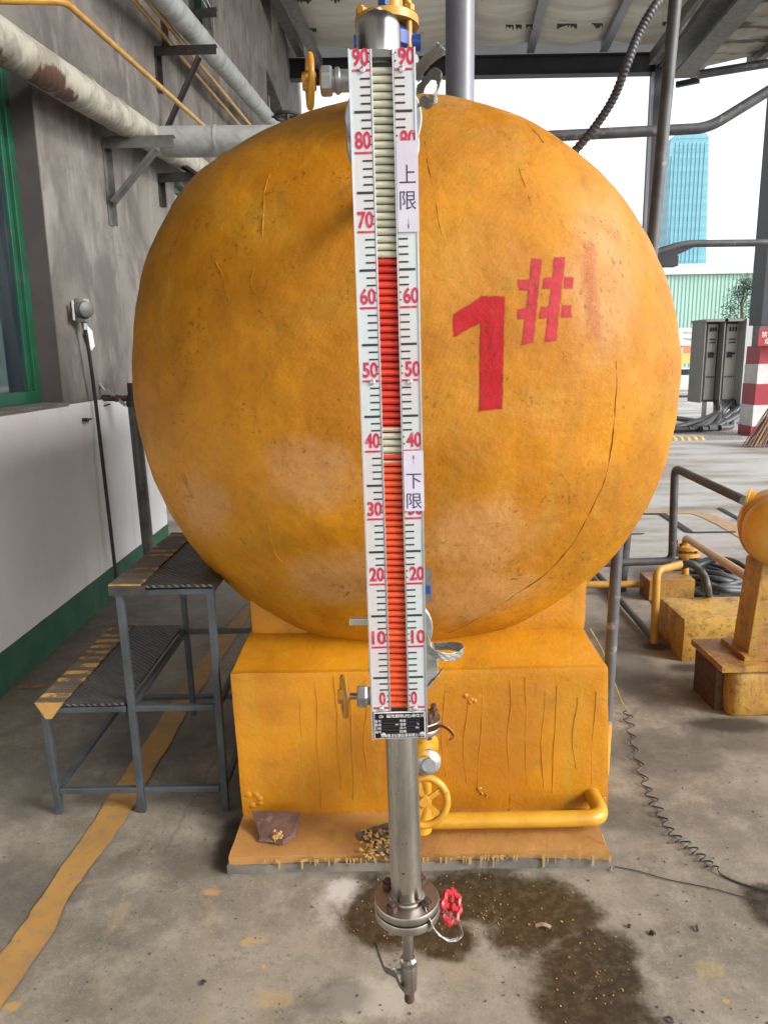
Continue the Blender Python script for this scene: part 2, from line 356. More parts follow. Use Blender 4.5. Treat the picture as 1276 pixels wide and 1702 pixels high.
def steel_mat(name, base=(.55,.53,.50), rough=.24, stain=.35, stretch=(60,60,1.5)):
    a = M(name, rough, 1.0)
    c = a.mix(a.thr(a.noise(3, 6, .65, co=a.map(scale=(4,4,1))), .42, .66), (*base,1), tuple(x*.72 for x in base)+(1,))
    c = a.mix(a.math('MULTIPLY', a.thr(a.noise(55, 4, .7), .68, .72), stain*2), c, C(.07,.06,.05))
    c = a.mix(a.math('MULTIPLY', a.thr(a.noise(18, 6, .7), .60, .70), stain), c, C(.24,.16,.10))
    a.col(c); a.rough(a.ramp(a.noise(1, 4, .6, co=a.map(scale=stretch)), [(.3, C(rough*.7,)*1 if False else C(rough*.75,rough*.75,rough*.75)), (.7, C(rough*1.5,rough*1.5,rough*1.5))]))
    a.bump(a.noise(1, 3, co=a.map(scale=stretch)), .04, .001); return a.mat
def braid_mat():
    a = M('braided_strap', .42, .7)
    w = a.math('ADD', a.wave(230, 'DIAGONAL', 1), a.wave(230, 'X', 1, co=a.map(rot=(0,.8,.6))))
    a.col(a.ramp(w, [(.2, C(.09,.09,.085)), (1.0, C(.38,.38,.36))])); a.bump(w, .4, .001); return a.mat

MT = dict(
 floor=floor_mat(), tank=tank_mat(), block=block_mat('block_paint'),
 pad=block_mat('pad_paint', (.38,.195,.06), (.26,.125,.04), .6, (.2,.17,.14)), rusty=block_mat('rusty_block', (.42,.23,.03), (.30,.15,.03), 1.3, (.07,.04,.025)),
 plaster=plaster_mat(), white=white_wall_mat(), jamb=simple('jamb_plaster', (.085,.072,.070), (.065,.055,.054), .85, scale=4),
 green=simple('green_paint', (.010,.10,.052), (.008,.07,.036), .4, scale=5, dirt=(.05,.08,.05)),
 skirting=simple('green_skirting', (.025,.12,.065), (.018,.085,.05), .6, scale=5, dirt=(.05,.055,.045)),
 lag=lag_mat('cream_lagging', (.40,.38,.32), (.24,.225,.185), (.085,.035,.018)), lag2=lag_mat('grey_lagging', (.36,.38,.37), (.26,.27,.265)),
 ypipe=simple('yellow_pipe_paint', (.50,.275,.045), (.40,.20,.03), .38, scale=9, dirt=(.25,.12,.04), dthr=(.60,.70)),
 ypipe2=simple('bright_yellow_paint', (.50,.265,.016), (.42,.20,.012), .38, scale=9, dirt=(.34,.2,.03), dthr=(.60,.70)),
 ywheel=simple('yellow_wheel_paint', (.50,.24,.010), (.4,.18,.012), .35, scale=20, dirt=(.18,.07,.02), dscale=24, dthr=(.60,.68)),
 iron=simple('dark_iron', (.045,.040,.038), (.03,.027,.026), .5, .3, scale=14, dirt=(.11,.055,.03), dscale=12),
 greyiron=simple('grey_painted_iron', (.15,.15,.14), (.10,.10,.095), .5, .2, scale=10, dirt=(.10,.06,.035), dscale=10),
 stool=simple('stool_paint', (.062,.075,.085), (.04,.048,.055), .4, .2, scale=8, dirt=(.12,.085,.06), dscale=16, dthr=(.60,.68)),
 beam=simple('dark_steel_beam', (.030,.032,.045), (.022,.022,.03), .5, .1, scale=2),
 post=simple('grey_post_paint', (.20,.205,.24), (.16,.165,.19), .35, .1, scale=2, bump=.05),
 roofpipe=simple('weathered_pipe', (.085,.088,.092), (.055,.055,.06), .55, .2, scale=7, dirt=(.18,.17,.15), dscale=9, dthr=(.58,.64)),
 sheet=None, steel=steel_mat('stainless_tube'), flange=steel_mat('stained_flange', (.42,.38,.34), .36, .7, (8,8,8)),
 cast=simple('galvanised_fitting', (.42,.43,.43), (.30,.31,.31), .42, .7, scale=30, dirt=(.2,.13,.09), dscale=40, dthr=(.62,.7)),
 alu=simple('aluminium_edge', (.62,.63,.64), (.54,.55,.56), .3, .8, scale=20, bump=.03),
 print_black=simple('black_print', (.012,.012,.014), (.02,.02,.02), .5, bump=0), print_white=simple('white_print', (.75,.75,.74), (.68,.68,.68), .5, bump=0),
 rust=simple('rust_brown', (.10,.045,.03), (.05,.028,.02), .7, .2, scale=40, bump=.4),
 red=simple('red_wheel_paint', (.36,.010,.018), (.26,.007,.012), .3, scale=20), blue=simple('blue_valve_paint', (.012,.05,.28), (.01,.03,.15), .35, scale=20, dirt=(.05,.05,.06), dscale=30),
 hose=simple('black_rubber', (.035,.037,.042), (.055,.057,.062), .5, scale=18), wire=simple('black_wire', (.02,.025,.02), (.03,.03,.03), .5), wirey=simple('yellowed_wire', (.42,.30,.08), (.3,.22,.07), .5),
 braid=braid_mat(), plate=simple('black_nameplate', (.006,.006,.008), (.01,.01,.012), .6, bump=0),
 paper=simple('paper_label', (.50,.465,.55), (.46,.43,.51), .6, scale=20, bump=.05), ink=simple('ink', (.02,.02,.06), (.03,.03,.08), .7, bump=0),
 glass=None, cyan=None)
def scale_face():
    a = M('scale_face', .3, .15)
    c = a.mix(a.thr(a.noise(5, 4, co=a.map(scale=(3,1,.9))), .4, .62), C(.47,.52,.53), C(.50,.465,.465))
    c = a.mix(a.math('MULTIPLY', a.thr(a.noise(90, 3), .68, .72), .4), c, C(.3,.27,.25))
    a.col(c); a.bump(a.noise(300, 2), .03, .0005); return a.mat
MT['scale'] = scale_face(); MT['plate'].node_tree.nodes['Principled BSDF'].inputs['Specular IOR Level'].default_value = .1
def redprint():
    a = M('red_print', .45); a.col(a.mix(a.thr(a.noise(120, 4, .7), .50, .66), C(.40,.010,.045), C(.48,.10,.14))); return a.mat
MT['redprint'] = redprint()
def flapmat(name, c1, c2, dirt):
    a = M(name, .34); oi = a.n.new('ShaderNodeObjectInfo'); c = a.mix(oi.outputs['Random'], (*c1,1), (*c2,1))
    c = a.mix(a.math('MULTIPLY', a.thr(a.noise(90, 5, .75), .50, .68), .45), c, (*dirt,1)); a.col(c); return a.mat
MT['flap_red'] = flapmat('flap_red', (.60,.040,.018), (.42,.022,.012), (.16,.02,.015))
MT['flap_white'] = flapmat('flap_white', (.44,.43,.33), (.34,.335,.25), (.20,.19,.13))
def stencil(name, c1, c2, lo, hi, op):
    a = M(name, .7, 0, .2); a.col(a.mix(a.thr(a.noise(40, 4), .4, .65), c1, c2))
    sa = a.n.new('ShaderNodeAttribute'); sa.attribute_name = 'spray'
    al = a.math('MULTIPLY', a.math('SUBTRACT', 1, a.thr(a.noise(85, 6, .75), lo, hi)), op); al = a.math('MULTIPLY', al, sa.outputs['Fac'])
    a.l.new(al, a.b.inputs['Alpha']); a.bump(a.noise(17, 7, .68, .8), .5, .012); return a.mat
MT['sten'] = stencil('stencil_red', C(.33,.006,.010), C(.27,.008,.012), .60, .74, 1.0)
MT['sten2'] = stencil('stencil_crimson', C(.38,.025,.035), C(.30,.022,.032), .54, .70, .97)
MT['sten3'] = stencil('faded_stencil', C(.50,.14,.07), C(.46,.16,.06), .46, .62, .5)
def sheet_mat():
    a = M('cream_roof_film', .55)
    c = a.mix(a.thr(a.noise(1.1, 7, .65, co=a.map(scale=(.4,2,1))), .38, .62), C(.60,.56,.48), C(.44,.41,.36))
    c = a.mix(a.thr(a.noise(2.2, 6, .7, co=a.map(scale=(1,1.6,1), loc=(1,2,0))), .66, .70), c, C(.24,.22,.19))
    a.col(c); a.bump(a.noise(2.5, 6, co=a.map(scale=(.4,2,1))), .5, .05); return a.mat
MT['sheet'] = sheet_mat()
def rustsheet():
    a = M('rusting_roof_sheet', .6)
    c = a.mix(a.thr(a.noise(1.2, 6, .65), .4, .6), C(.34,.33,.29), C(.26,.25,.22))
    c = a.mix(a.thr(a.noise(1.3, 7, .6, co=a.map(scale=(.7,2.4,1))), .52, .60), c, C(.07,.035,.03))
    c = a.mix(a.math('MULTIPLY', a.thr(a.noise(3, 7, .7), .5, .65), .5), c, C(.32,.17,.09)); a.col(c); return a.mat
MT['rustsheet'] = rustsheet()
def glassmat():
    a = M('dark_window_glass', .04, 0, .8); a.col(a.mix(a.thr(a.noise(2.5, 4, co=a.map(scale=(1,2.5,.5))), .4, .6), C(.012,.02,.03), C(.03,.045,.05))); return a.mat
MT['glass'] = glassmat()
MT['paleglass'] = simple('pale_window_glass', (.45,.62,.66), (.38,.55,.62), .1, bump=0)
def towermat():
    a = M('tower_glass', .35)
    c = a.mix(a.thr(a.wave(.09, 'Z'), .3, .8), C(.13,.35,.44), C(.16,.40,.48)); c = a.mix(a.math('MULTIPLY', a.thr(a.wave(.12, 'X'), .6, .9), .25), c, C(.2,.45,.53)); a.col(c); return a.mat
MT['tower'] = towermat(); MT['towertrim'] = simple('tower_trim', (.18,.42,.50), (.16,.38,.47), .4, bump=0)
def plank_mat():
    a = M('checker_plate', .45, .5)
    c = a.mix(a.thr(a.noise(12, 6), .4, .65), C(.075,.072,.07), C(.045,.042,.042)); c = a.mix(a.math('MULTIPLY', a.thr(a.noise(18, 7, .7), .58, .68), .6), c, C(.16,.12,.085))
    a.col(c); a.bump(a.wave(28, 'DIAGONAL', 3), .6, .006); a.bump(a.noise(60), .3, .002); return a.mat
MT['tread'] = plank_mat()
def hazard():
    a = M('hazard_tape', .55)
    w = a.thr(a.wave(3.0, 'Y', 2.2, co=a.map(scale=(1,1.7,1))), .48, .52)
    c = a.mix(w, C(.09,.065,.05), C(.46,.26,.04)); c = a.mix(a.math('MULTIPLY', a.thr(a.noise(9, 7, .75), .44, .54), .93), c, C(.085,.068,.055)); a.col(c); a.bump(a.noise(30, 5), .4, .004); return a.mat
MT['hazard'] = hazard()
def linepaint(name, c1, wear=.54):
    a = M(name, .6); c = a.mix(a.thr(a.noise(6, 7, .7), .4, .7), (*c1,1), tuple(x*.78 for x in c1)+(1,)); c = a.mix(a.math('MULTIPLY', a.thr(a.noise(24, 8, .8), wear-.02, wear+.08), .7), c, C(.20,.155,.10)); c = a.mix(a.math('MULTIPLY', a.thr(a.noise(3, 6, .7, co=a.map(loc=(1,1,0))), .5, .64), .4), c, C(.24,.15,.06))
    a.col(c); a.bump(a.noise(50), .2, .003); return a.mat
MT['line'] = linepaint('floor_line_paint', (.36,.195,.050)); MT['line2'] = linepaint('faded_floor_line', (.42,.26,.13), .5)
MT['stone'] = simple('broken_stone', (.115,.055,.038), (.07,.032,.024), .75, scale=9, bump=.7, dist=.006, bscale=30, dirt=(.15,.095,.07), dscale=25)
MT['padside'] = simple('pad_side_concrete', (.17,.155,.13), (.10,.09,.08), .8, scale=9, bump=.5, dist=.006, bscale=25)
MT['greyrough'] = simple('bare_concrete', (.10,.095,.085), (.06,.055,.05), .8, scale=20, bump=.5, dist=.006)
MT['lightgrey'] = simple('cabinet_grey', (.42,.43,.43), (.38,.39,.39), .45, scale=3, bump=0); MT['darkcab'] = simple('cabinet_side', (.22,.215,.20), (.19,.185,.175), .5, scale=3, bump=0)
MT['cabdoor'] = simple('cabinet_door', (.52,.52,.49), (.46,.46,.44), .45, scale=3, bump=0)
MT['shedgreen'] = simple('pale_green_cladding', (.31,.50,.43), (.28,.45,.39), .5, scale=.4, bump=0)
MT['redband'] = simple('red_band', (.36,.02,.035), (.28,.02,.03), .5, scale=6); MT['whiteband'] = simple('white_band', (.62,.60,.60), (.5,.48,.48), .5, scale=6)
MT['twig'] = simple('twigs', (.26,.15,.11), (.34,.22,.15), .8, scale=30); MT['leaf'] = simple('leaf', (.045,.095,.055), (.09,.15,.09), .6, scale=1.3, bump=0)
MT['bark'] = simple('bark', (.12,.10,.08), (.08,.07,.05), .9); MT['flake'] = simple('paint_flake', (.44,.26,.06), (.30,.19,.08), .6, scale=60)
MT['yard'] = simple('whitish_kerb', (.6,.6,.58), (.5,.5,.48), .7, scale=2); MT['orange'] = simple('orange_board', (.55,.20,.10), (.5,.17,.08), .6); MT['yell'] = simple('yellow_board', (.62,.45,.12), (.5,.36,.1), .6)
MT['dark'] = simple('dark_interior', (.02,.018,.016), (.03,.026,.022), .8)

# ================================================================ SETTING
g = Geo()
N = 60
xs = [-60,-20,-6,-3,-1.5,0,1.5,3,6,20,70,300]; ys = [-30,-8,-2,0,1,2,3,4.5,7,12,20,40,90,900]
for j in range(len(ys)):
    for i in range(len(xs)): g.v.append(V((xs[i], ys[j], 0)))
nx = len(xs)
for j in range(len(ys)-1):
    for i in range(nx-1): g.f.append((j*nx+i, j*nx+i+1, (j+1)*nx+i+1, (j+1)*nx+i)); g.m.append(0)
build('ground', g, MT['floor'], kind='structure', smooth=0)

def ragged(name, pxs, mat, label=None, z=.004, amp=.012, step=.03, kind='structure', seed=0):
    """painted patch on the floor: outline given in floor points, edge made uneven"""
    pts = [onZ(*p) if len(p) == 2 and isinstance(p, tuple) else V(p) for p in pxs]
    out = []
    for i, p in enumerate(pts):
        q = pts[(i+1) % len(pts)]; n = max(1, int((q-p).length/step))
        for k in range(n):
            a = p.lerp(q, k/n); a = a+noise.noise_vector(a*9+V((seed,0,0)))*amp+noise.noise_vector(a*31)*amp*.5; a.z = z; out.append(a)
    c = sum(out, V())/len(out)
    gg = Geo(); gg.add(out, [tuple(range(len(out)))])
    return build(name, gg, mat, kind=kind, smooth=0)
# yellow walkway line along the floor (built as overlapping-free strip)
Lft = [(-60,1680),(0,1590),(101,1447),(136,1397),(190,1310),(233,1249),(271,1189),(318,1121),(372,1049),(406,1012),(450,955)]
Rgt = [(-30,1720),(30,1638),(89,1550),(116,1490),(146,1447),(184,1399),(213,1354),(243,1303),(297,1211),(331,1151),(372,1091),(415,1023),(465,955)]
def interp(pl, t):
    n = len(pl)-1; k = min(int(t*n), n-1); f = t*n-k; return pl[k].lerp(pl[k+1], f)
A = [onZ(*p) for p in Lft]; B = [onZ(*p) for p in Rgt]
def resample(pl, n):
    L = [0]
    for i in range(len(pl)-1): L.append(L[-1]+(pl[i+1]-pl[i]).length)
    out = []
    for k in range(n):
        d = L[-1]*k/(n-1); i = 0
        while i < len(pl)-2 and L[i+1] < d: i += 1
        out.append(pl[i].lerp(pl[i+1], (d-L[i])/max(1e-6, L[i+1]-L[i])))
    return out
A = resample(A, 160); B = resample(B, 160); g = Geo()
for k in range(160):
    for q, s in ((A[k], 1), (B[k], 2)):
        q = q+noise.noise_vector(q*8)*.006+noise.noise_vector(q*33)*.006; q.z = .004; g.v.append(q)
for k in range(159): g.f.append((2*k, 2*k+1, 2*k+3, 2*k+2)); g.m.append(0)
build('floor_line', g, MT['line'], kind='structure', smooth=0)
# painted line in the yard behind the tank, and the covered drain grooves
def strip(name, px, w, mat, z=.004, zz=None):
    pts = [onZ(*p) for p in px]; g = Geo(); k = len(pts)
    for i, p in enumerate(pts):
        t = (pts[min(i+1,k-1)]-pts[max(i-1,0)]).normalized(); sd = V((t.y, -t.x, 0))*w/2
        for q in (p-sd, p+sd): q = q.copy(); q.z = z; g.v.append(q)
    for i in range(k-1): g.f.append((2*i, 2*i+1, 2*i+3, 2*i+2)); g.m.append(0)
    return build(name, g, mat, kind='structure', smooth=0)
strip('yard_line', [(1040,853),(1100,851),(1150,852),(1175,858),(1205,872),(1240,892),(1262,905)], .16, MT['line2'])
strip('drain_groove', [(1060,855),(1102,855)], .05, MT['dark'], .008)
strip('drain_groove', [(1100,855),(1146,886)], .06, MT['dark'], .012)
strip('drain_groove', [(1146,886),(1222,885)], .04, MT['dark'], .008)
strip('drain_groove', [(1194,845),(1236,868)], .05, MT['dark'], .008)
strip('drain_groove', [(1040,889),(1070,888)], .03, MT['dark'], .008)

# ================================================================ WORKSHOP BUILDING (left)
WX = -1.80
bld = thing('workshop_building', 'long grey plastered workshop wall with white dado, green skirting and green framed windows, left side', 'building', (WX, 3, 0))
W1y0, W1y1 = -1.5, onX(104, 640, WX).y      # first window opening
w1z0, w1z1 = 1.27, 3.1
DW0, DW1 = 5.95, 7.6; DZ = 2.15; GW0 = onX(291, 330, WX).y; GZ0 = 2.3; GZ1 = onX(293, 300, WX).z      # opening hidden for the most part behind the tank
w2y0, w2y1, w2z0 = 8.0, 9.15, 4.75
w3y0, w3y1, w3z0 = 12.7, 14.3, 7.05
w4y0, w4y1, w4z0, w4z1 = 13.3, 15.9, 4.6, 6.2
WT = 9.2; WEND = 19.3; T = .28
def wallpiece(g, y0, y1, z0, z1): g.box(WX-T, WX, y0, y1, z0, z1)
g = Geo()
for a in ((-8,W1y0,1.28,WT),(W1y0,W1y1,w1z1,WT),(W1y1,DW0,1.28,WT),(DW0,GW0,DZ,WT),(GW0,DW1,DZ,GZ0),(GW0,DW1,GZ1,WT),
          (DW1,w2y0,0,WT),(w2y0,w2y1,0,w2z0),(w2y0,w2y1,8.3,WT),(w2y1,w3y0,0,WT),
          (w3y0,w4y0,0,w3z0),(w4y0,w3y1,0,w4z0),(w4y0,w3y1,w4z1,w3z0),(w3y0,w3y1,8.6,WT),(w3y1,w4y1,0,w4z0),(w3y1,w4y1,w4z1,WT),(w4y1,WEND,0,WT)):
    wallpiece(g, *a)
build('wall', g, MT['plaster'], bld, smooth=0)
g = Geo(); g.box(WX-T, WX+.018, -8, DW0, .2, 1.275); build('dado', g, MT['white'], bld, smooth=0, label='white painted lower wall')
g = Geo(); g.rbox(WX-T, WX+.022, -4, DW0+.002, 0, .2, .1, .004); build('skirting', g, MT['skirting'], bld, smooth=0, label='green painted skirting')
g = Geo(); g.box(WX-T, WX-.0, W1y1, W1y1+.004, 1.29, w1z1); 
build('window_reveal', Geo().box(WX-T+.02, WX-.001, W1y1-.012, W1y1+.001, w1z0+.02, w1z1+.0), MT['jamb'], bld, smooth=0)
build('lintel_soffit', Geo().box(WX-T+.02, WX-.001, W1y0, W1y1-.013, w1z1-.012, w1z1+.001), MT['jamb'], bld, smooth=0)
build('window_sill', Geo().rbox(WX-T, WX+.03, W1y0, W1y1+.0, 1.275, 1.292, .12, .002), MT['plaster'], bld, smooth=0)
fx = WX-.115
win = build('window', Geo().box(fx-.05, fx, W1y1-.075, W1y1-.013, 1.293, w1z1-.013).box(fx-.05, fx, W1y0, W1y1-.075, 1.293, 1.36).box(fx-.05, fx, W1y0, W1y1-.075, w1z1-.08, w1z1-.013)
            .box(fx-.06, fx-.012, W1y1-1.08, W1y1-1.03, 1.36, w1z1-.08).box(fx-.045, fx-.02, W1y1-.115, W1y1-.075, 1.36, w1z1-.08), MT['green'], bld, smooth=0, bevel=.003)
def sub(name, g, mat, par, **k): return build(name, g, mat, par, **k)
for y0, y1 in ((W1y1-1.03, W1y1-.115), (W1y1-2.1, W1y1-1.08)):
    sub('pane', Geo().box(fx-.04, fx-.034, y0, y1, 1.36, w1z1-.08), MT['glass'], win, smooth=0)
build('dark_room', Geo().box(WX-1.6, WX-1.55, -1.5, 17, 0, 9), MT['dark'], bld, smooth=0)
# opening half hidden by the tank, pale glass above
dfr = build('window', Geo().box(WX-.12, WX-.06, GW0+.002, GW0+.06, GZ0, GZ1-.002).box(WX-.12, WX-.06, GW0+.06, DW1-.002, GZ1-.05, GZ1-.002).box(WX-.12, WX-.06, GW0+.06, DW1-.002, GZ0, GZ0+.05), MT['green'], bld, smooth=0)
sub('pane', Geo().box(WX-.10, WX-.094, GW0+.06, DW1-.002, GZ0+.05, GZ1-.05), MT['paleglass'], dfr, smooth=0)
# upper windows
f2 = build('window', Geo().box(WX-.16, WX-.10, w2y1-.08, w2y1-.002, w2z0, 8.3).box(WX-.16, WX-.10, w2y0, w2y1-.08, w2z0, w2z0+.08), MT['green'], bld, smooth=0)
sub('pane', Geo().box(WX-.15, WX-.14, w2y0, w2y1-.08, w2z0+.08, 8.3), MT['glass'], f2, smooth=0)
f3 = build('window', Geo().box(WX-.2, WX-.16, w3y0, w3y1, w3z0, w3z0+.06), MT['iron'], bld, smooth=0)
sub('pane', Geo().box(WX-.2, WX-.19, w3y0, w3y1, w3z0+.06, 8.6), MT['glass'], f3, smooth=0)
lv = build('louvre_frame', Geo().box(WX-.10, WX-.04, w4y0+.5, w4y0+.62, w4z0, w4z1-.25).box(WX-.10, WX-.04, w4y0+.62, w4y1, w4z0, w4z0+.06), MT['greyiron'], bld, smooth=0)
for k in range(9):
    z = w4z0+.12+k*.13; sub('slat', Geo().obox((WX-.06, (w4y0+.62+w4y1)/2, z), V((.03,0,-.03)), V((0,(w4y1-w4y0-.62)/2,0)), V((.004,0,.004))), MT['whiteband'], lv, smooth=0)
sub('backing', Geo().box(WX-.2, WX-.19, w4y0, w4y1, w4z0, w4z1), MT['dark'], lv, smooth=0)
# small louvre high up, first bay
a1 = onX(318, 0, WX); a2 = onX(346, 28, WX)
lv2 = build('louvre_frame', Geo().box(WX+.001, WX+.03, a1.y-.05, a1.y, a2.z-.1, a2.z+1.2).box(WX+.001, WX+.03, a2.y, a2.y+.05, a2.z-.1, a2.z+1.2), MT['greyiron'], bld, smooth=0)
for k in range(12):
    z = a2.z+.02+k*.09; sub('slat', Geo().obox((WX+.02, (a1.y+a2.y)/2, z), V((.015,0,-.02)), V((0,(a2.y-a1.y)/2,0)), V((.003,0,.003))), MT['whiteband'], lv2, smooth=0)

# ---------------------------------------------------------------- brackets and pipes on the wall
def bracket(label, top_px, foot_px, arm_px, diag=None, Wb=.05):
    p = onX(*top_px, WX+.02); q = onX(*foot_px, WX+.02); arm = onY(*arm_px, p.y)
    t = thing('pipe_bracket', label, 'bracket', (WX, p.y, p.z), 'angle iron brackets on the plaster wall')
    build('wall_strut', Geo().box(WX+.001, WX+.007, p.y-.03, p.y+.03, min(q.z,p.z-.1), p.z).box(WX+.008, WX+.045, p.y+.024, p.y+.03, min(q.z,p.z-.1), p.z), MT['greyiron'] if Wb == .05 else MT['iron'], t, smooth=0)
    build('arm', Geo().bar((WX+.008, p.y-.04, p.z), (arm.x, p.y-.032, p.z+(arm.z-p.z)*.6), .006, .07).bar((WX+.046, p.y, p.z+.038), (arm.x, p.y, arm.z*.6+p.z*.4+.038), .06, .006), MT['greyiron'] if Wb == .05 else MT['iron'], t, smooth=0)
    if diag:
        a = onY(*diag[0], p.y-.038); b = onY(*diag[1], p.y-.038)
        build('brace', Geo().bar(a, b, .007, .055, (0,-1,0)).bar(a+V((0,.03,0)), b+V((0,.03,0)), .05, .006, (0,-1,0)), MT['greyiron'] if Wb == .05 else MT['iron'], t, smooth=0)
    return t
bracket('grey angle bracket carrying the thick rusting pipe, lowest on the wall', (177,240), (183,372), (291,237), ((186,335),(258,246)))
bracket('dark upper bracket carrying two thin yellow pipes and the high grey pipe', (262,88), (272,160), (361,84), ((330,92),(277,210)), .06)
bracket('short dark bracket arm under the high grey pipe at the top of the photo', (272,30), (270,80), (361,20), None, .06)
bracket('small bracket with a short diagonal under the cross pipe, beside the tank shoulder', (268,298), (266,340), (342,294), ((285,262),(328,292)), .06)

t = thing('lagged_pipe', 'thick cream lagged pipe with dark rust patches along the grey wall, upper left', 'pipe', (-1.5, 3, 2.5))
p0 = onX(-150, -28, -1.62); p1 = onX(0, 66, -1.62); p2 = onX(255, 231, -1.62); dirp = (p2-p1).normalized(); p3 = p2+dirp*2.2
pts = [p0+(p3-p0)*k/60 for k in range(61)]
rs = [.092+.0035*noise.noise(p*5)+.002*noise.noise(p*17) for p in pts]
build('lagging', Geo().tube(pts, rs, 28), MT['lag'], t)
for px in (112, 175, 262):
    f = (px-0)/255.; c = p1.lerp(p2, f*.93)
    build('wrap_joint', Geo().torus(c, dirp, .092, .006, 28, 6), MT['lag'], t)
t = thing('cross_pipe', 'grey lagged pipe running level from the wall to behind the tank', 'pipe', (-1.4, 4.9, 2.8))
c0 = onY(270, 236, 5.42); c1 = onY(480, 234, 5.42)
build('lagging', Geo().tube([c0.lerp(c1, k/20) for k in range(21)], .098, 28), MT['lag2'], t)
build('end_collar', Geo().cyl(c0+V((.36,0,0)), c0+V((.375,0,0)), .101, 28), MT['lag2'], t)
t = thing('high_pipe', 'pale grey lagged pipe rising highest along the wall to the top edge', 'pipe', (-1.3, 5, 3.5))
h0 = onX(215, -70, -1.50); h1 = onX(457, 208, -1.50); hd = (h1-h0)
build('lagging', Geo().tube([h0+hd*k/30 for k in range(36)], .090, 28), MT['lag2'], t)
for k in (.28, .38, .5, .7): build('wrap_joint', Geo().torus(h0+hd*k, hd, .090, .004, 28, 6), MT['lag2'], t)
def pipe(name, label, pts, r, mat, cat='pipe', el=.1, n=14, group=None):
    o = build(name, Geo().tube(elbowed(pts, el), r, n), mat, loc=pts[0]); return tag(o, label, cat, group)
pipe('thin_pipe', 'single thin yellow pipe with an elbow at its top, crossing the grey wall', [onX(70,-4,-1.45)+V((-.4,0,0)), onX(108,2,-1.45), onX(342,212,-1.45)+V((0,0,0))], .017, MT['ypipe'], el=.06)
pipe('thin_pipe', 'left one of the two thin yellow pipes side by side over the upper bracket', [onX(190,-38,-1.69), onX(402,212,-1.69)], .017, MT['ypipe'])
pipe('thin_pipe', 'right one of the two thin yellow pipes side by side over the upper bracket', [onX(215,-37,-1.60), onX(420,213,-1.60)], .019, MT['ypipe'])

# junction box and conduit on the wall
jb = onX(141, 516, WX+.07)
t = thing('junction_box', 'grey round faced junction box on a long dark conduit against the wall', 'junction box', jb)
build('conduit', Geo().tube(smoothpath([jb+V((-.01,0,-.05)), onX(152,610,WX+.06), onX(163,700,WX+.05), onX(194,965,WX+.07), onX(197,1000,WX+.07)], 6), .011, 10), MT['iron'], t)
build('body', Geo().rbox(jb.x-.045, jb.x+.02, jb.y-.05, jb.y+.05, jb.z-.07, jb.z+.07, .02, .0, round_=.015), MT['cast'], t)
build('cover', Geo().lathe([(.0,0),(.052,0),(.052,.02),(.044,.028),(.044,.05),(.03,.056),(0,.056)], jb+V((.0,-.03,0)), (.75,-.66,0), 20), MT['greyiron'], t)
build('tag_plate', Geo().obox(jb+V((-.03,-.09,-.005)), V((.002,.0,0)), V((0,.012,0)), V((0,0,.055))), MT['whiteband'], t, smooth=0)
build('entry_nut', Geo().lathe([(.018,0),(.018,.04)], jb+V((-.01,0,-.11)), (0,0,1), 6), MT['cast'], t, smooth=0)
b = onX(146, 555, WX+.012); g = Geo(); g.prism([b+V((0,dy,dz)) for dy,dz in ((-.06,0),(.0,.05),(.07,.02),(.09,-.07),(.03,-.1),(-.02,-.06))], (.004,0,0))
build('filler_patch', g, MT['white'], t, smooth=0)
pc = onX(148, 697, WX+.04); build('clip', Geo().box(WX+.019, pc.x+.01, pc.y-.05, pc.y-.02, pc.z-.01, pc.z+.01).cyl(pc+V((0,-.06,0)), pc+V((0,.04,0)), .006, 8), MT['iron'], t, smooth=0)

# standpipe with a tap left of the tank
Pt = onX(222, 668, -1.60); Pb = V((Pt.x+.0, Pt.y, 0)); Pm = onY(247, 915, Pt.y)
t = thing('standpipe', 'dark upright standpipe with a corroded tap, by the wall left of the tank', 'pipe', (Pb.x, Pb.y, 0))
build('upright', Geo().tube([Pt, Pm, V((Pm.x+.01, Pm.y, 0))], .038, 16), MT['greyiron'], t)
build('top_cap', Geo().lathe([(.045,-.03),(.045,.02),(.03,.05),(.03,.12),(0,.12)], Pt, (0,0,1), 12), MT['iron'], t)
build('tap_body', Geo().cyl(Pt+V((-.01,0,.02)), Pt+V((-.19,-.02,.03)), .02, 10).lathe([(.0,0),(.035,.01),(.035,.04),(0,.05)], Pt+V((-.1,-.01,-.0)), (0,0,1), 10), MT['rust'], t)
build('tap_lever', Geo().bar(Pt+V((-.16,-.03,.08)), Pt+V((-.04,-.03,-.02)), .012, .02).bar(Pt+V((-.20,-.03,.12)), Pt+V((-.15,-.03,.05)), .02, .012), MT['cast'], t, smooth=0)
build('handle_loop', Geo().tube(smoothpath([Pt+V((-.19,-.03,.1)), Pt+V((-.23,-.03,.04)), Pt+V((-.21,-.03,-.02)), Pt+V((-.14,-.03,-.01))], 5), .005, 6), MT['iron'], t)

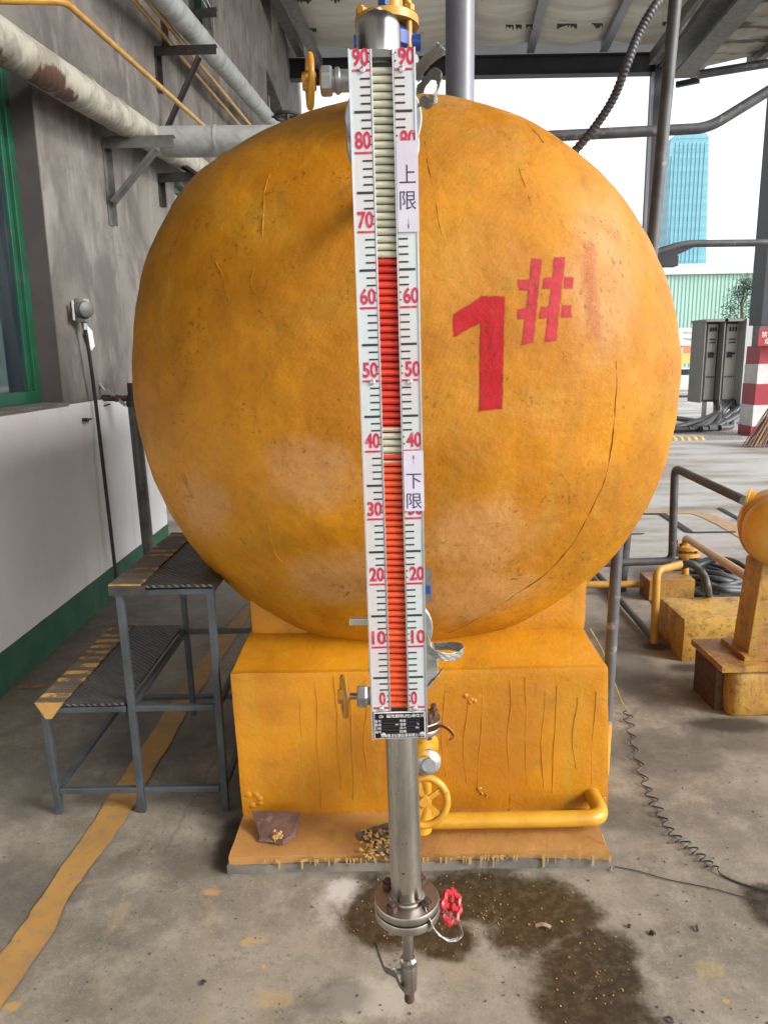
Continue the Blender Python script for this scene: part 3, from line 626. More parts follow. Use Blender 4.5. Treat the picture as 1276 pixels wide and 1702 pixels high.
# ================================================================ TANK
TC = onY(674, 652, 2.5); TCx, TCz = TC.x, TC.z; R = .902; YB = 2.52; HD = .50
def tank_prof(s):      # s 0..1 from the pole of the head to the body
    return s
g = Geo(); NA = 360; rings = []
prof = []
NH = 150
for i in range(NH+1):
    a = math.pi/2*i/NH; r = R*math.sin(a)**.96; y = YB-HD*(math.cos(a)**1.0)
    prof.append((r, y))
for y in (2.6, 2.75, 2.95, 3.2, 3.6, 4.0, 4.6, 5.2): prof.append((R, y))
g.v.append(V((TCx, prof[0][1], TCz)))
for r, y in prof[1:]:
    for j in range(NA):
        an = 2*math.pi*j/NA; p = V((TCx+r*math.cos(an), y, TCz+r*math.sin(an)))
        d = V((math.cos(an)*r/R, -(1-r/R)*1.2, math.sin(an)*r/R)).normalized()
        q = p*1.0
        h = .012*noise.noise(q*1.7)+.0055*noise.noise(q*5)+.003*noise.noise(q*12)+.0014*noise.noise(q*30)
        h += (.034*math.exp(-((an-2.45)/.38)**2)+.010*math.exp(-((an-.8)/.3)**2))*(r/R)**3
        g.v.append(p+d*h)
for j in range(NA): g.f.append((0, 1+(j+1)%NA, 1+j)); g.m.append(0)
for i in range(len(prof)-2):
    for j in range(NA):
        a = 1+i*NA+j; b = 1+i*NA+(j+1)%NA; g.f.append((a, b, b+NA, a+NA)); g.m.append(0)
tank = thing('storage_tank', 'huge yellow horizontal tank with a lumpy domed end stencilled 1# in red', 'tank', (TCx, 2.1, 0))
shell = build('shell', g, MT['tank'], tank, smooth=80)
bvh = BVHTree.FromPolygons([tuple(v) for v in g.v], g.f)
def on_tank(px, py, off=.003):
    d = ray(px, py).normalized(); h = bvh.ray_cast(V((0,0,CH)), d, 20)
    if h[0] is None: return None
    n = h[1]; n = -n if n.dot(d) > 0 else n
    return h[0]+n*off
def decal(name, quads, mat, label=None, soft=3.0, res=1.3):
    def sd(x, y):
        best = -99
        for q in quads:
            m_ = 99
            for k in range(4):
                ax, ay = q[k]; bx, by = q[(k+1)%4]; L = math.hypot(bx-ax, by-ay); m_ = min(m_, ((bx-ax)*(y-ay)-(by-ay)*(x-ax))/L)
            best = max(best, m_)
        return best
    X0 = min(p[0] for q in quads for p in q)-soft*2; X1 = max(p[0] for q in quads for p in q)+soft*2
    Y0 = min(p[1] for q in quads for p in q)-soft*2; Y1 = max(p[1] for q in quads for p in q)+soft*2
    nx_ = int((X1-X0)/res)+1; ny_ = int((Y1-Y0)/res)+1; idx = {}; g = Geo(); al = []
    def a_of(i, j):
        x, y = X0+i*res, Y0+j*res; n_ = noise.noise(V((x*.09,y*.09,0)))*1.3+noise.noise(V((x*.4,y*.4,3)))*.7
        return min(1, max(0, (sd(x, y)+n_)/soft+.55))
    A_ = [[a_of(i, j) for j in range(ny_+1)] for i in range(nx_+1)]
    def vi(i, j):
        if (i, j) not in idx: idx[(i,j)] = len(g.v); g.v.append(on_tank(X0+i*res, Y0+j*res, .0012)); al.append(A_[i][j])
        return idx[(i,j)]
    for i in range(nx_):
        for j in range(ny_):
            if max(A_[i][j], A_[i+1][j], A_[i][j+1], A_[i+1][j+1]) > 0: g.f.append((vi(i,j), vi(i+1,j), vi(i+1,j+1), vi(i,j+1))); g.m.append(0)
    o = build(name, g, mat, tank, smooth=80, label=label)
    at = o.data.attributes.new('spray', 'FLOAT', 'POINT'); at.data.foreach_set('value', al); return o
decal('stencil_digit', [[(799,493),(838,493),(834,679),(796,682)], [(753,524),(801,493),(822,493),(822,519)], [(753,524),(822,510),(822,522),(754,560)]], MT['sten'], 'red stencilled 1')
decal('stencil_hash', [[(884,431),(900,431),(885,570),(867,573)], [(921,428),(938,428),(923,566),(905,568)],
     [(860,466),(884,464),(882,481),(862,483)], [(903,463),(922,462),(920,479),(901,480)], [(938,461),(952,461),(950,479),(936,480)],
     [(860,515),(875,513),(873,529),(860,531)], [(898,511),(912,510),(910,527),(896,529)], [(934,508),(948,508),(948,526),(932,527)]], MT['sten2'], 'crimson stencilled hash sign')
decal('old_stencil', [[(970,402),(988,402),(988,480),(968,480)], [(972,465),(988,465),(998,560),(978,560)]], MT['sten3'], 'faded pink remains of an old stencil', soft=12, res=2)
# torn edge line that follows the rim of the head on the right, and some raised seams
def seam(name, px, r=.003, mat='tank', off=.0):
    pts = [on_tank(*p, off) for p in px]; pts = [p for p in pts if p]
    sp = smoothpath(pts, 6)
    return build(name, Geo().tube([p+noise.noise_vector(p*40)*.003 for p in sp], [r*(.6+.5*noise.noise(p*30)) for p in sp], 6), MT[mat] if isinstance(mat, str) else mat, tank)
MT['crack'] = simple('crack_shadow', (.16,.08,.012), (.12,.06,.01), .9)
seam('seam_crack', [(1024,600),(1022,670),(1016,740),(1003,800),(980,850),(950,905),(905,955),(860,985),(800,1025),(745,1052)], .0026, 'crack')
seam('wrap_seam', [(449,290),(440,315),(438,360),(436,400)], .0024)
seam('wrap_seam', [(424,445),(418,462),(421,482),(432,492),(444,480),(446,462),(436,448),(428,446)], .0024)
seam('wrap_seam', [(445,860),(450,890),(458,920),(470,935)], .0024)
seam('wrap_seam', [(360,435),(372,465),(380,500)], .002)
seam('wrap_seam', [(706,235),(712,275),(722,320),(728,360),(735,390)], .002)
seam('wrap_seam', [(875,205),(893,225),(903,238)], .003, 'crack')
seam('wrap_seam', [(862,280),(872,310),(885,345)], .002)
# pipes and valve on the crown of the tank
vt = thing('top_valve', 'blue valve between bolted flanges under the yellow riser, above the tank behind the gauge', 'valve', onY(660, 120, 2.2))
ax = onY(642, 62, 2.2); ztop = TCz+.80
vx = onY(643, 60, 2.2).x
build('neck', Geo().cyl((vx, 2.2, ztop), (vx, 2.2, onY(660,98,2.2).z), .06), MT['cast'], vt)
zf = onY(660,100,2.2).z
build('lower_flange', Geo().lathe([(.085,0),(.085,.02)], (vx,2.2,zf-.02), (0,0,1), 32), MT['cast'], vt)
build('body', Geo().lathe([(.05,0),(.075,.02),(.078,.05),(.05,.075)], (vx,2.2,zf+.0), (0,0,1), 24), MT['blue'], vt)
for k in range(6):
    an = k*math.pi/3+.4; e = V((math.cos(an)*.072, math.sin(an)*.072, 0))
    build('bolt', Geo().cyl(V((vx,2.2,zf-.04))+e, V((vx,2.2,zf+.12))+e, .008, 8).lathe([(.015,0),(.015,.014)], V((vx,2.2,zf+.10))+e, (0,0,1), 6), MT['ypipe2'] if k % 2 else MT['blue'], vt, smooth=0)
build('upper_flange', Geo().lathe([(.085,.078),(.085,.098)], (vx,2.2,zf), (0,0,1), 32), MT['ypipe2'], vt)
build('side_lugs', Geo().cyl((vx-.088,2.17,zf+.03),(vx+.088,2.17,zf+.03), .020, 12), MT['blue'], vt)
rp = onY(656, 0, 2.2)
tag(build('riser_pipe', Geo().tube([(vx+.012,2.2,zf+.099),(vx+.008,2.2,rp.z+1.5)], .031, 20), MT['ypipe2'], loc=(vx,2.2,zf)), 'stout yellow riser pipe leaving the top edge above the blue valve', 'pipe')
r2 = onY(677, 10, 2.24)
tag(build('small_riser', Geo().tube([(r2.x,2.26,zf+.099),(r2.x,2.26,r2.z+1.5)], .012, 12), MT['ypipe2'], loc=r2), 'slim yellow riser just right of the stout yellow one', 'pipe')
# black handwheel on the crown at the left
hw = onY(478, 194, 3.6)
t = thing('crown_valve', 'small black handwheel showing over the left shoulder of the tank', 'valve', hw)
build('wheel', Geo().torus(hw, (0,.05,1), .055, .008, 24, 8).bar(hw-V((.07,0,0)), hw+V((.07,0,0)), .012, .008), MT['iron'], t)
build('stem', Geo().cyl(hw-V((0,0,.4)), hw+V((0,0,.01)), .01, 8), MT['iron'], t)
# flexible corrugated conduit
pts = smoothpath([onY(945,262,3.0), onY(985,215,2.95), onY(1018,165,2.9), onY(1040,110,2.85), onY(1060,58,2.85), onY(1088,10,2.85), onY(1125,-30,2.9), onY(1160,-70,2.95)], 30)
tag(build('flexible_conduit', Geo().tube(pts, [.0165 if (i//2) % 2 else .0142 for i in range(len(pts))], 12), MT['hose'], loc=pts[0]), 'ribbed black flexible conduit curving down onto the tank shoulder', 'conduit')

# ================================================================ CONCRETE SUPPORT
ped = thing('tank_support', 'yellow painted concrete support block on a low pad beneath the tank', 'support block', (.1, 2.4, 0))
def taper(p):
    q = p.copy(); f = (q.z-.05)/.5; q.x += (-.012 if q.x < .1 else -.02)*f*(1 if q.x > .1 else 1.0); return q
px0, px1, PY = -.478, .712, 2.16
def ledge(p):
    q = taper(p)
    return q
build('lower_block', Geo().rbox(px0, px1, PY, 3.0, .052, .545, .012, .0022, ledge, round_=.005), MT['block'], ped, smooth=60)
def slope(p):
    q = p.copy()
    if q.z > .56: k = (q.z-.56)/.05; q.y = max(q.y, PY+.005+.17*k); q.x = min(max(q.x, px0-.008+.03*k), px1-.025-.02*k)
    return q
g = Geo(); 
def sl2(p):
    k = (p.z-.540)/.065; q = p.copy(); f = (p.y-(PY+.008))/(3.0-PY-.008)
    q.y = (PY+.008+.17*k)+(3.0-PY-.008-.17*k)*f; xc = (px0+px1)/2-.015; q.x = xc+(p.x-xc)*(1-.05*k); return q
build('sloped_shoulder', g.rbox(px0-.010, px1-.022, PY+.008, 3.0, .540, .605, .02, .0035, sl2), MT['pad'] if False else MT['block'], ped, smooth=60)
build('upper_block', Geo().rbox(-.452, .668, 2.345, 3.0, .60, 1.0, .02, .003, round_=.01), MT['block'], ped, smooth=60)
build('pad_top', Geo().rbox(px0-.0, .655, 1.952, 3.0, .028, .055, .02, .004, lambda p: V((p.x-(p.x-.1)*.03*(p.y-1.95), p.y+.02*noise.noise(p*2), p.z+.0))), MT['pad'], ped, smooth=60)
build('pad_base', Geo().rbox(px0-.006, .665, 1.945, 3.0, -.01, .029, .02, .004, lambda p: V((p.x, p.y+.02*noise.noise(p*2), p.z))), MT['padside'], ped, smooth=60)
# paint runs down the face
g = Geo(); rnd = random.Random(3)
def run(x0, z0, z1, r=.0022, wob=.01):
    ph = rnd.random()*9; pts = []
    n = 14
    for k in range(n+1):
        z = z0+(z1-z0)*k/n; pts.append(V((x0+wob*noise.noise(V((z*5,ph,0)))+ .006*k/n*rnd.uniform(-1,1)*0, PY-.001+taper(V((x0,PY,z))).y*0, z)))
    g.tube(pts, [r*(.6+.35*noise.noise(p*30+V((ph,0,0))))*(1.3 if i == n else 1) for i, p in enumerate(pts)], 6)
for x in (-.28,-.225,-.155,-.12,-.07,.03,.30,.385,.44,.495,.53,.60,.655,.25,.18): run(x, rnd.uniform(.42,.53), rnd.uniform(.07,.22), rnd.uniform(.0009,.0017), rnd.uniform(.008,.04))
build('paint_runs', g, simple('run_paint', (.50,.20,.008), (.44,.16,.008), .4, scale=9, bump=0), ped, kind='stuff')
g = Geo()
for k in range(120):
    x = rnd.uniform(px0+.01, .68); z0 = .05; z1 = z0-rnd.uniform(.006,.046)*rnd.random()-.005; w = rnd.uniform(.001,.0038); y = 1.9405+.02*noise.noise(V((x,1.95,.02))*2)
    if k % 3 and not (-.3 < x < .35): continue
    g.prism([(x-w,y,z0),(x+w,y,z0),(x+w*.7,y,z1+.004),(x,y,z1),(x-w*.7,y,z1+.004)], (0,-.003,0))
build('paint_drips', g, MT['flake'], ped, smooth=0, kind='stuff')
# bare patch where the pad paint has peeled
def padpatch(name, pxs, mat, z, amp=.006):
    pts = [onZ(*p, z) for p in pxs]; out = []
    for i, p in enumerate(pts):
        q = pts[(i+1)%len(pts)]; n = max(1, int((q-p).length/.012))
        for k in range(n): a = p.lerp(q, k/n); a = a+noise.noise_vector(a*40)*amp; a.z = z; out.append(a)
    return build(name, Geo().add(out, [tuple(range(len(out)))]), mat, ped, smooth=0)
padpatch('bare_patch', [(592,1385),(615,1376),(640,1368),(668,1366),(690,1372),(700,1392),(684,1412),(655,1424),(628,1420),(618,1398),(598,1394)], MT['greyrough'], .0625)
g = Geo()
for k in range(190):
    p = onZ(rnd.uniform(600,690), rnd.uniform(1380,1428), .064); s = rnd.uniform(.0015,.006); a = rnd.uniform(0,6.28)
    g.obox(p+V((0,0,.003)), V((math.cos(a),math.sin(a),rnd.uniform(-.4,.4)))*s, V((-math.sin(a),math.cos(a),rnd.uniform(-.3,.3)))*s*.7, V((0,0,.0012)))
build('loose_flakes', g, MT['flake'], ped, smooth=0, kind='stuff')
g = Geo()
for (px, py, s) in ((782,1160,.018),(800,1315,.012),(850,1345,.006),(1000,1330,.01),(420,1330,.025),(810,1322,.006)):
    p = onY(px, py, PY-.001)
    for k in range(5): q = p+V((rnd.uniform(-s,s),0,rnd.uniform(-s,s))); g.lathe([(s*.5,0),(s*.35,.002),(0,.0035)], q, (0,-1,0), 8)
build('paint_blisters', g, MT['block'], ped, kind='stuff')

# stone on the pad
sp = [onZ(*p, .06) for p in ((432,1400),(474,1404),(493,1388),(500,1368),(488,1366),(420,1366))]
g = Geo(); c = onZ(460,1384,.06)
base = [onZ(430,1398,.06), onZ(470,1404,.06), onZ(494,1390,.06), onZ(497,1372,.06)+V((0,.02,0)), onZ(430,1372,.06)+V((0,.03,0))]
top = [onY(433,1392,base[0].y+.01), onY(470,1396,base[1].y+.004), onY(488,1385,base[2].y), onY(500,1350,2.10), onY(417,1347,2.10)]
bm_v = base+top; g.add(bm_v, [(4,3,2,1,0),(5,6,7,8,9),(0,1,6,5),(1,2,7,6),(2,3,8,7),(3,4,9,8),(4,0,5,9)])
st = thing('broken_stone', 'reddish brown broken stone with a yellow paint splash lying on the pad', 'stone', c)
so_ = build('stone_body', g, MT['stone'], st, smooth=0)
sb = so_.modifiers.new('sub', 'SUBSURF'); sb.subdivision_type = 'SIMPLE'; sb.levels = 4; sb.render_levels = 4
tx = bpy.data.textures.new('stone_clouds', 'CLOUDS'); tx.noise_scale = .05
dm = so_.modifiers.new('d', 'DISPLACE'); dm.texture = tx; dm.strength = .007; dm.texture_coords = 'LOCAL'
so_.modifiers.new('edge', 'BEVEL').width = .002
pc = onZ(462,1392,.075); g = Geo()
for k in range(46):
    q = onY(462+rnd.gauss(0,5), 1391+rnd.gauss(0,5.5), 2.012-.004*rnd.random()); sz = rnd.uniform(.002,.0055); g.lathe([(sz,0),(sz*.8,sz*.5),(0,sz*.8)], q, (rnd.uniform(-.3,.3),-1,.4), 7)
build('paint_splash', g, MT['flake'], st, smooth=60)

# ================================================================ LEVEL GAUGE
GY = 1.16
P0 = onY(634, 82, GY); PB = onY(664.5, 1228, GY); gd = (PB-P0).normalized(); gr = V((-gd.z, 0, gd.x)); gr = gr if gr.x > 0 else -gr; gn = V((0,-1,0)); GLn = (PB-P0).length
def gp(u, v, w=0): return P0+gr*u+gd*v+gn*w
def vof(px, py): return (onY(px, py, GY)-P0).dot(gd)
v90 = vof(634,117); v0 = vof(663,1175); pit = (v0-v90)/90
def vu(u): return v0-pit*u
ga = thing('level_gauge', 'tall magnetic flap level gauge with white scale, red and white flaps, hanging before the tank', 'level gauge', (P0.x, 1.2, .3))
HW = .0465; CW = .0155      # half width of plate, half width of flap window
def gbox(g, u0, u1, v0_, v1_, w0, w1, mi=0): return g.obox(gp((u0+u1)/2, (v0_+v1_)/2, (w0+w1)/2), gr*(u1-u0)/2, gd*(v1_-v0_)/2, gn*(w1-w0)/2, mi)
vN = vof(663,1181)
for s in (-1, 1):
    a, b = (-HW+.001, -CW-.0015) if s < 0 else (CW+.0015, HW-.001)
    build('scale_strip', gbox(Geo(), a, b, 0, vN+.0, 0, .002), MT['scale'], ga, smooth=0)
    build('side_rail', gbox(gbox(Geo(), s*HW-.0012, s*HW+.0012, -.001, GLn, -.02, .0035), s*CW-.0008 if s>0 else -CW-.0008, s*CW+.0014 if s<0 else CW+.0008, 0, vN, -.012, .003) if True else None, MT['alu'], ga, smooth=0)
build('backing', gbox(Geo(), -HW, HW, 0, GLn, -.022, -.018), MT['alu'], ga, smooth=0)
build('channel_liner', gbox(Geo(), -CW-.002, CW+.002, 0, vN, -.0175, -.013), MT['iron'], ga, smooth=0)
build('window_top', gbox(Geo(), -CW, CW, .0, .010, -.012, .001), MT['greyiron'], ga, smooth=0)
# flaps: half round drums, red on one face and white on the other; each turns on its own pin
def flap_mesh():
    me = bpy.data.meshes.new('flap'); n = 12; vs = []; fs = []; mi = []
    for x in (-CW+.0006, CW-.0006):
        for j in range(n):
            an = 2*math.pi*(j)/n; vs.append((x, -math.cos(an)*.0046, math.sin(an)*.0050))
    for j in range(n):
        fs.append((j, (j+1)%n, n+(j+1)%n, n+j)); mid = (j+.5)/n*2*math.pi; mi.append(0 if math.cos(mid) > 0 else 1)
    fs += [tuple(range(n-1,-1,-1)), tuple(range(n,2*n))]; mi += [0,0]
    me.from_pydata(vs, [], fs); me.materials.append(MT['flap_white']); me.materials.append(MT['flap_red']); me.polygons.foreach_set('material_index', mi)
    me.shade_smooth(); me.set_sharp_from_angle(angle=rad(50)); return me
fm = flap_mesh(); fm2 = fm.copy(); MT['flap_low'] = flapmat('flap_low', (.62,.075,.020), (.50,.05,.014), (.18,.03,.015)); fm2.materials[1] = MT['flap_low']; gang = math.atan2(gr.z, gr.x)
nfl = int((v0-.010+pit*.3)/pit)
for k in range(nfl):
    v = v0+.002-pit*(k+.3); lev = (v0-v)/pit
    if v < .012: break
    o = bpy.data.objects.new('flap', fm if lev > 39 else fm2); COL.objects.link(o); o.parent = ga
    if lev > 66.2: rx = rnd.uniform(-6,6)
    elif 39.6 < lev < 43.4: rx = {0: -8, 1: 5, 2: 32, 3: 62}.get(int(lev-39.6), 90) ; 
    elif 37.6 < lev <= 39.6: rx = 180+(40 if lev > 38.6 else 62)
    else: rx = 180+rnd.uniform(-8,8)
    p = gp(0, v, -.0065)-LOC[ga.name]
    o.matrix_basis = Matrix.Translation(p) @ Matrix.Rotation(-gang, 4, 'Y') @ Matrix.Rotation(rad(rx), 4, 'X')

def text_geo(s, h, xs=1.0, bold=0.0, align='CENTER'):
    cu = bpy.data.curves.new('t', 'FONT'); cu.body = s; cu.align_x = align; cu.size = 1.0; cu.offset = bold; cu.resolution_u = 4
    ob = bpy.data.objects.new('t', cu); COL.objects.link(ob); bpy.context.view_layer.update()
    me = bpy.data.meshes.new_from_object(ob); vs = [v.co.copy() for v in me.vertices]; fs = [tuple(p.vertices) for p in me.polygons]
    bpy.data.objects.remove(ob); bpy.data.curves.remove(cu); bpy.data.meshes.remove(me)
    if not vs: return [], []
    y0 = min(v.y for v in vs); y1 = max(v.y for v in vs); k = h/(y1-y0); x0 = min(v.x for v in vs); x1 = max(v.x for v in vs); xc = (x0+x1)/2 if align == 'CENTER' else x0
    return [((v.x-xc)*k*xs, (v.y-(y0+y1)/2)*k) for v in vs], fs
def gtext(g, s, u, v, h, w, xs=1.0, bold=0.0, align='CENTER', fit=None):
    vs, fs = text_geo(s, h, xs, bold, align)
    if fit and vs: W = max(a[0] for a in vs)-min(a[0] for a in vs); vs = [(a*fit/W, b) for a, b in vs]
    g.add([gp(u+a, v-b, w) for a, b in vs], fs)
wP = .0026
# numbers
for s, uc in ((-1, -.0335), (1, .0315)):
    for n in range(0, 100, 10):
        g = Geo(); gtext(g, str(n), uc+(.003 if n else (.006*-s if s>0 else .006)), vu(n)-.0170, .0240, wP, .62, .032, fit=(.0235 if n else .0105)); build('scale_number', g, MT['redprint'], ga, smooth=0)
        g = Geo(); a, b = (-HW+.0035, -CW-.002) if s < 0 else (CW+.002, HW-.0035)
        gbox(g, a, b, vu(n)-.0016, vu(n)+.0016, .0021, wP); build('number_bar', g, MT['redprint'], ga, smooth=0)
    g = Geo()
    for n in range(0, 93):
        if n % 10 == 0: continue
        e = n % 10
        if n > 90 and e > 2: continue
        if e == 5: L, th = .024, .0018
        elif e in (1, 2): L, th = .0022, .0011
        else: L, th = .0140, .0012
        v = vu(n); i0 = CW+.0022
        if s < 0: gbox(g, -i0-L, -i0, v-th, v+th, .0021, wP)
        else: gbox(g, i0, i0+L, v-th, v+th, .0021, wP)
    build('scale_ticks', g, MT['print_black'], ga, smooth=0)
# screws
for px, py in ((602,117),(667,116),(619,635),(681,634),(634,1177),(690,1176),(637,1220),(701,1218)):
    d = onY(px, py, GY)-P0; u, v = d.dot(gr), d.dot(gd)
    build('screw', Geo().lathe([(.0046,0),(.0042,.0018),(.002,.0026),(.0018,.0008),(0,.0008)], gp(u, v, .003), gn, 14), MT['alu'], ga)
# nameplate
va = vof(663,1182); vb = vof(664.5,1226)
npn = build('nameplate', gbox(Geo(), -HW+.0035, HW-.003, va+.0008, vb-.0006, 0, .003), MT['print_white'], ga, smooth=0)
sub('plate_face', gbox(Geo(), -HW+.0048, HW-.0043, va+.0018, vb-.0016, .0031, .0036), MT['plate'], npn, smooth=0)
g = Geo(); vh = vb-va; w = .0041
gtext(g, '磁性翻板(柱)液位计', .010, va+vh*.145, .0075, w, fit=.064)
gtext(g, '上海傲龙仪器仪表有限公司', .002, va+vh*.87, .0066, w, fit=.070)
gl = Geo(); rows = (('型号','密度'),('量程','温度'),('口径','压力'),('编号','日期'))
for i, (a, b) in enumerate(rows):
    v = va+vh*(.32+.135*i); gtext(g, a, -.0365, v, .0048, w, fit=.0105); gtext(g, b, .0055, v, .0048, w, fit=.0105)
    for u0, u1 in ((-.030,-.001),(.0125,.033)):
        for c in ((u0,u1,v-.0022,v-.0020),(u0,u1,v+.0020,v+.0022),(u0,u0+.0003,v-.0021,v+.0021),(u1-.0003,u1,v-.0021,v+.0021)): gbox(gl, *c, w-.0002, w)
sub('plate_boxes', gl, MT['greyiron'], npn, smooth=0)
gtext(g, 'MM', -.0045, va+vh*.455, .003, w+.0001, fit=.005); gtext(g, 'MPa', .0300, va+vh*.59, .003, w+.0001, fit=.006); gtext(g, '℃', .0312, va+vh*.455, .003, w+.0001, fit=.004)
sub('plate_lettering', g, MT['print_white'], npn, smooth=0)
g = Geo(); c = gp(-.031, va+vh*.145, w); pts = [c+gr*math.cos(t_)*.0038+gd*math.sin(t_)*.0023 for t_ in [2*math.pi*k/20 for k in range(21)]]
g.tube(pts, .0003, 4, cap=False); g.bar(c-gr*.0018+gd*.0014, c-gd*.0014, .0004, .0006, gn).bar(c+gr*.0018+gd*.0014, c-gd*.0014, .0004, .0006, gn); sub('plate_emblem', g, MT['print_white'], npn, smooth=0)
# paper labels
def paper(px0, px1, py0, py1, marks, labl):
    a = onY(px0, py0, GY)-P0; b = onY(px1, py1, GY)-P0; pxm = (px0+px1)/2
    u0, v0_, u1, v1_ = CW+.0016 if True else 0, a.dot(gd), HW+.002, b.dot(gd)
    pl = build('paper_label', gbox(Geo(), u0, u1, v0_, v1_, .0046, .0050), MT['paper'], ga, smooth=0, label=labl)
    g = Geo(); uc = (u0+u1)/2+.0
    for ch, f, h in marks:
        gtext(g, ch, uc, v0_+(v1_-v0_)*f, h, .0053, fit=(.024 if ch not in '↑↓' else .0035))
    sub('label_lettering', g, MT['ink'], pl, smooth=0)
paper(654,692,236,386, (('上',.36,.025),('限',.65,.0255),('↓',.91,.015)), 'paper label reading 上限 with a down arrow')
paper(667,701,749,848, (('↑',.14,.015),('下',.50,.024),('限',.83,.0245)), 'paper label reading 下限 with an up arrow')
# float chamber tube behind the scale, cap, flanges and drain valve
ck = -.058    # tube axis behind the plate
topv = vof(630,45); 
def ga_ax(v): return gp(.004 if v > GLn*.5 else -.004, v, -.028-.012)
tube_top = gp(-.0035, -.052, -.042); tv = GLn+.245
def tx_(v): return gp(-.0035+.0075*(v/1.2), v, -.042)
fv = (onY(679,1500,1.2)-P0).dot(gd)
build('float_chamber', Geo().tube([tx_(0.0-.02), tx_(fv)], .0285, 36), MT['steel'], ga)
build('top_cap', Geo().lathe([(.0,0),(.020,.0015),(.029,.008),(.0325,.018),(.0325,.075)], tx_(-.062), gd, 36), MT['steel'], ga)
build('vent_plug', Geo().lathe([(.0,-.008),(.007,-.006),(.007,.003)], tx_(-.062), gd, 12), MT['cast'], ga)
ax = gd; f0 = tx_(fv-.012)
build('weld_bead', Geo().torus(f0-gd*.002, gd, .0295, .004, 32, 8), MT['flange'], ga)
build('bottom_flange', Geo().lathe([(.059,0),(.060,.002),(.060,.013),(.059,.015)], f0, gd, 40), MT['flange'], ga)
build('blind_flange', Geo().lathe([(.059,0),(.060,.002),(.060,.015),(.058,.017)], f0+gd*.019, gd, 40), MT['flange'], ga)
build('gasket', Geo().lathe([(.054,0),(.054,.004)], f0+gd*.015, gd, 32), MT['iron'], ga)
for k in range(4):
    an = math.pi/4+k*math.pi/2+.12; e = gr*math.cos(an)*.045+V((0,1,0))*math.sin(an)*.045
    bo = build('bolt', Geo().lathe([(.010,-.010),(.010,0)], f0+e, gd, 6).cyl(f0+e-gd*.016, f0+e+gd*.045, .0058, 10), MT['rust'], ga, smooth=30)
    sub('nut', Geo().lathe([(.010,0),(.010,.009)], f0+e+gd*.0365, gd, 6), MT['flange'], bo, smooth=0)
n0 = f0+gd*.036
build('drain_nipple', Geo().lathe([(.014,0),(.014,.030),(.0105,.032),(.0105,.100)], n0, gd, 18), MT['flange'], ga)
bv = n0+gd*.096
build('ball_valve', Geo().lathe([(.0125,0),(.0165,.004),(.0165,.014),(.0145,.017),(.016,.022),(.016,.066),(.0145,.070),(.013,.074)], bv, gd, 10), MT['flange'], ga, smooth=25)
build('outlet', Geo().lathe([(.0095,0),(.0095,.022),(.0085,.024),(0,.024)], bv+gd*.074, gd, 16), MT['rust'], ga)
hl = build('valve_lever', Geo().ribbon(smoothpath([bv+gd*.058-gr*.012+gn*.012, bv+gd*.044-gr*.020+gn*.014, bv+gd*.028-gr*.024+gn*.015, bv+gd*.018-gr*.034+gn*.016, bv+gd*.008-gr*.046+gn*.017, bv-gd*.02-gr*.054+gn*.019, bv-gd*.048-gr*.060+gn*.022], 6), V((.35,-1,0)), .013, .004), MT['iron'], ga, smooth=60)
build('lever_nut', Geo().lathe([(.007,0),(.007,.007)], bv+gd*.032-gr*.024, -gr, 6).cyl(bv+gd*.032, bv+gd*.032-gr*.028, .005, 10), MT['cast'], ga, smooth=0)
build('lever_ring', Geo().torus(bv+gd*.022-gr*.030+gn*.01, V((.3,-1,0)), .006, .0014, 16, 6), MT['cast'], ga)

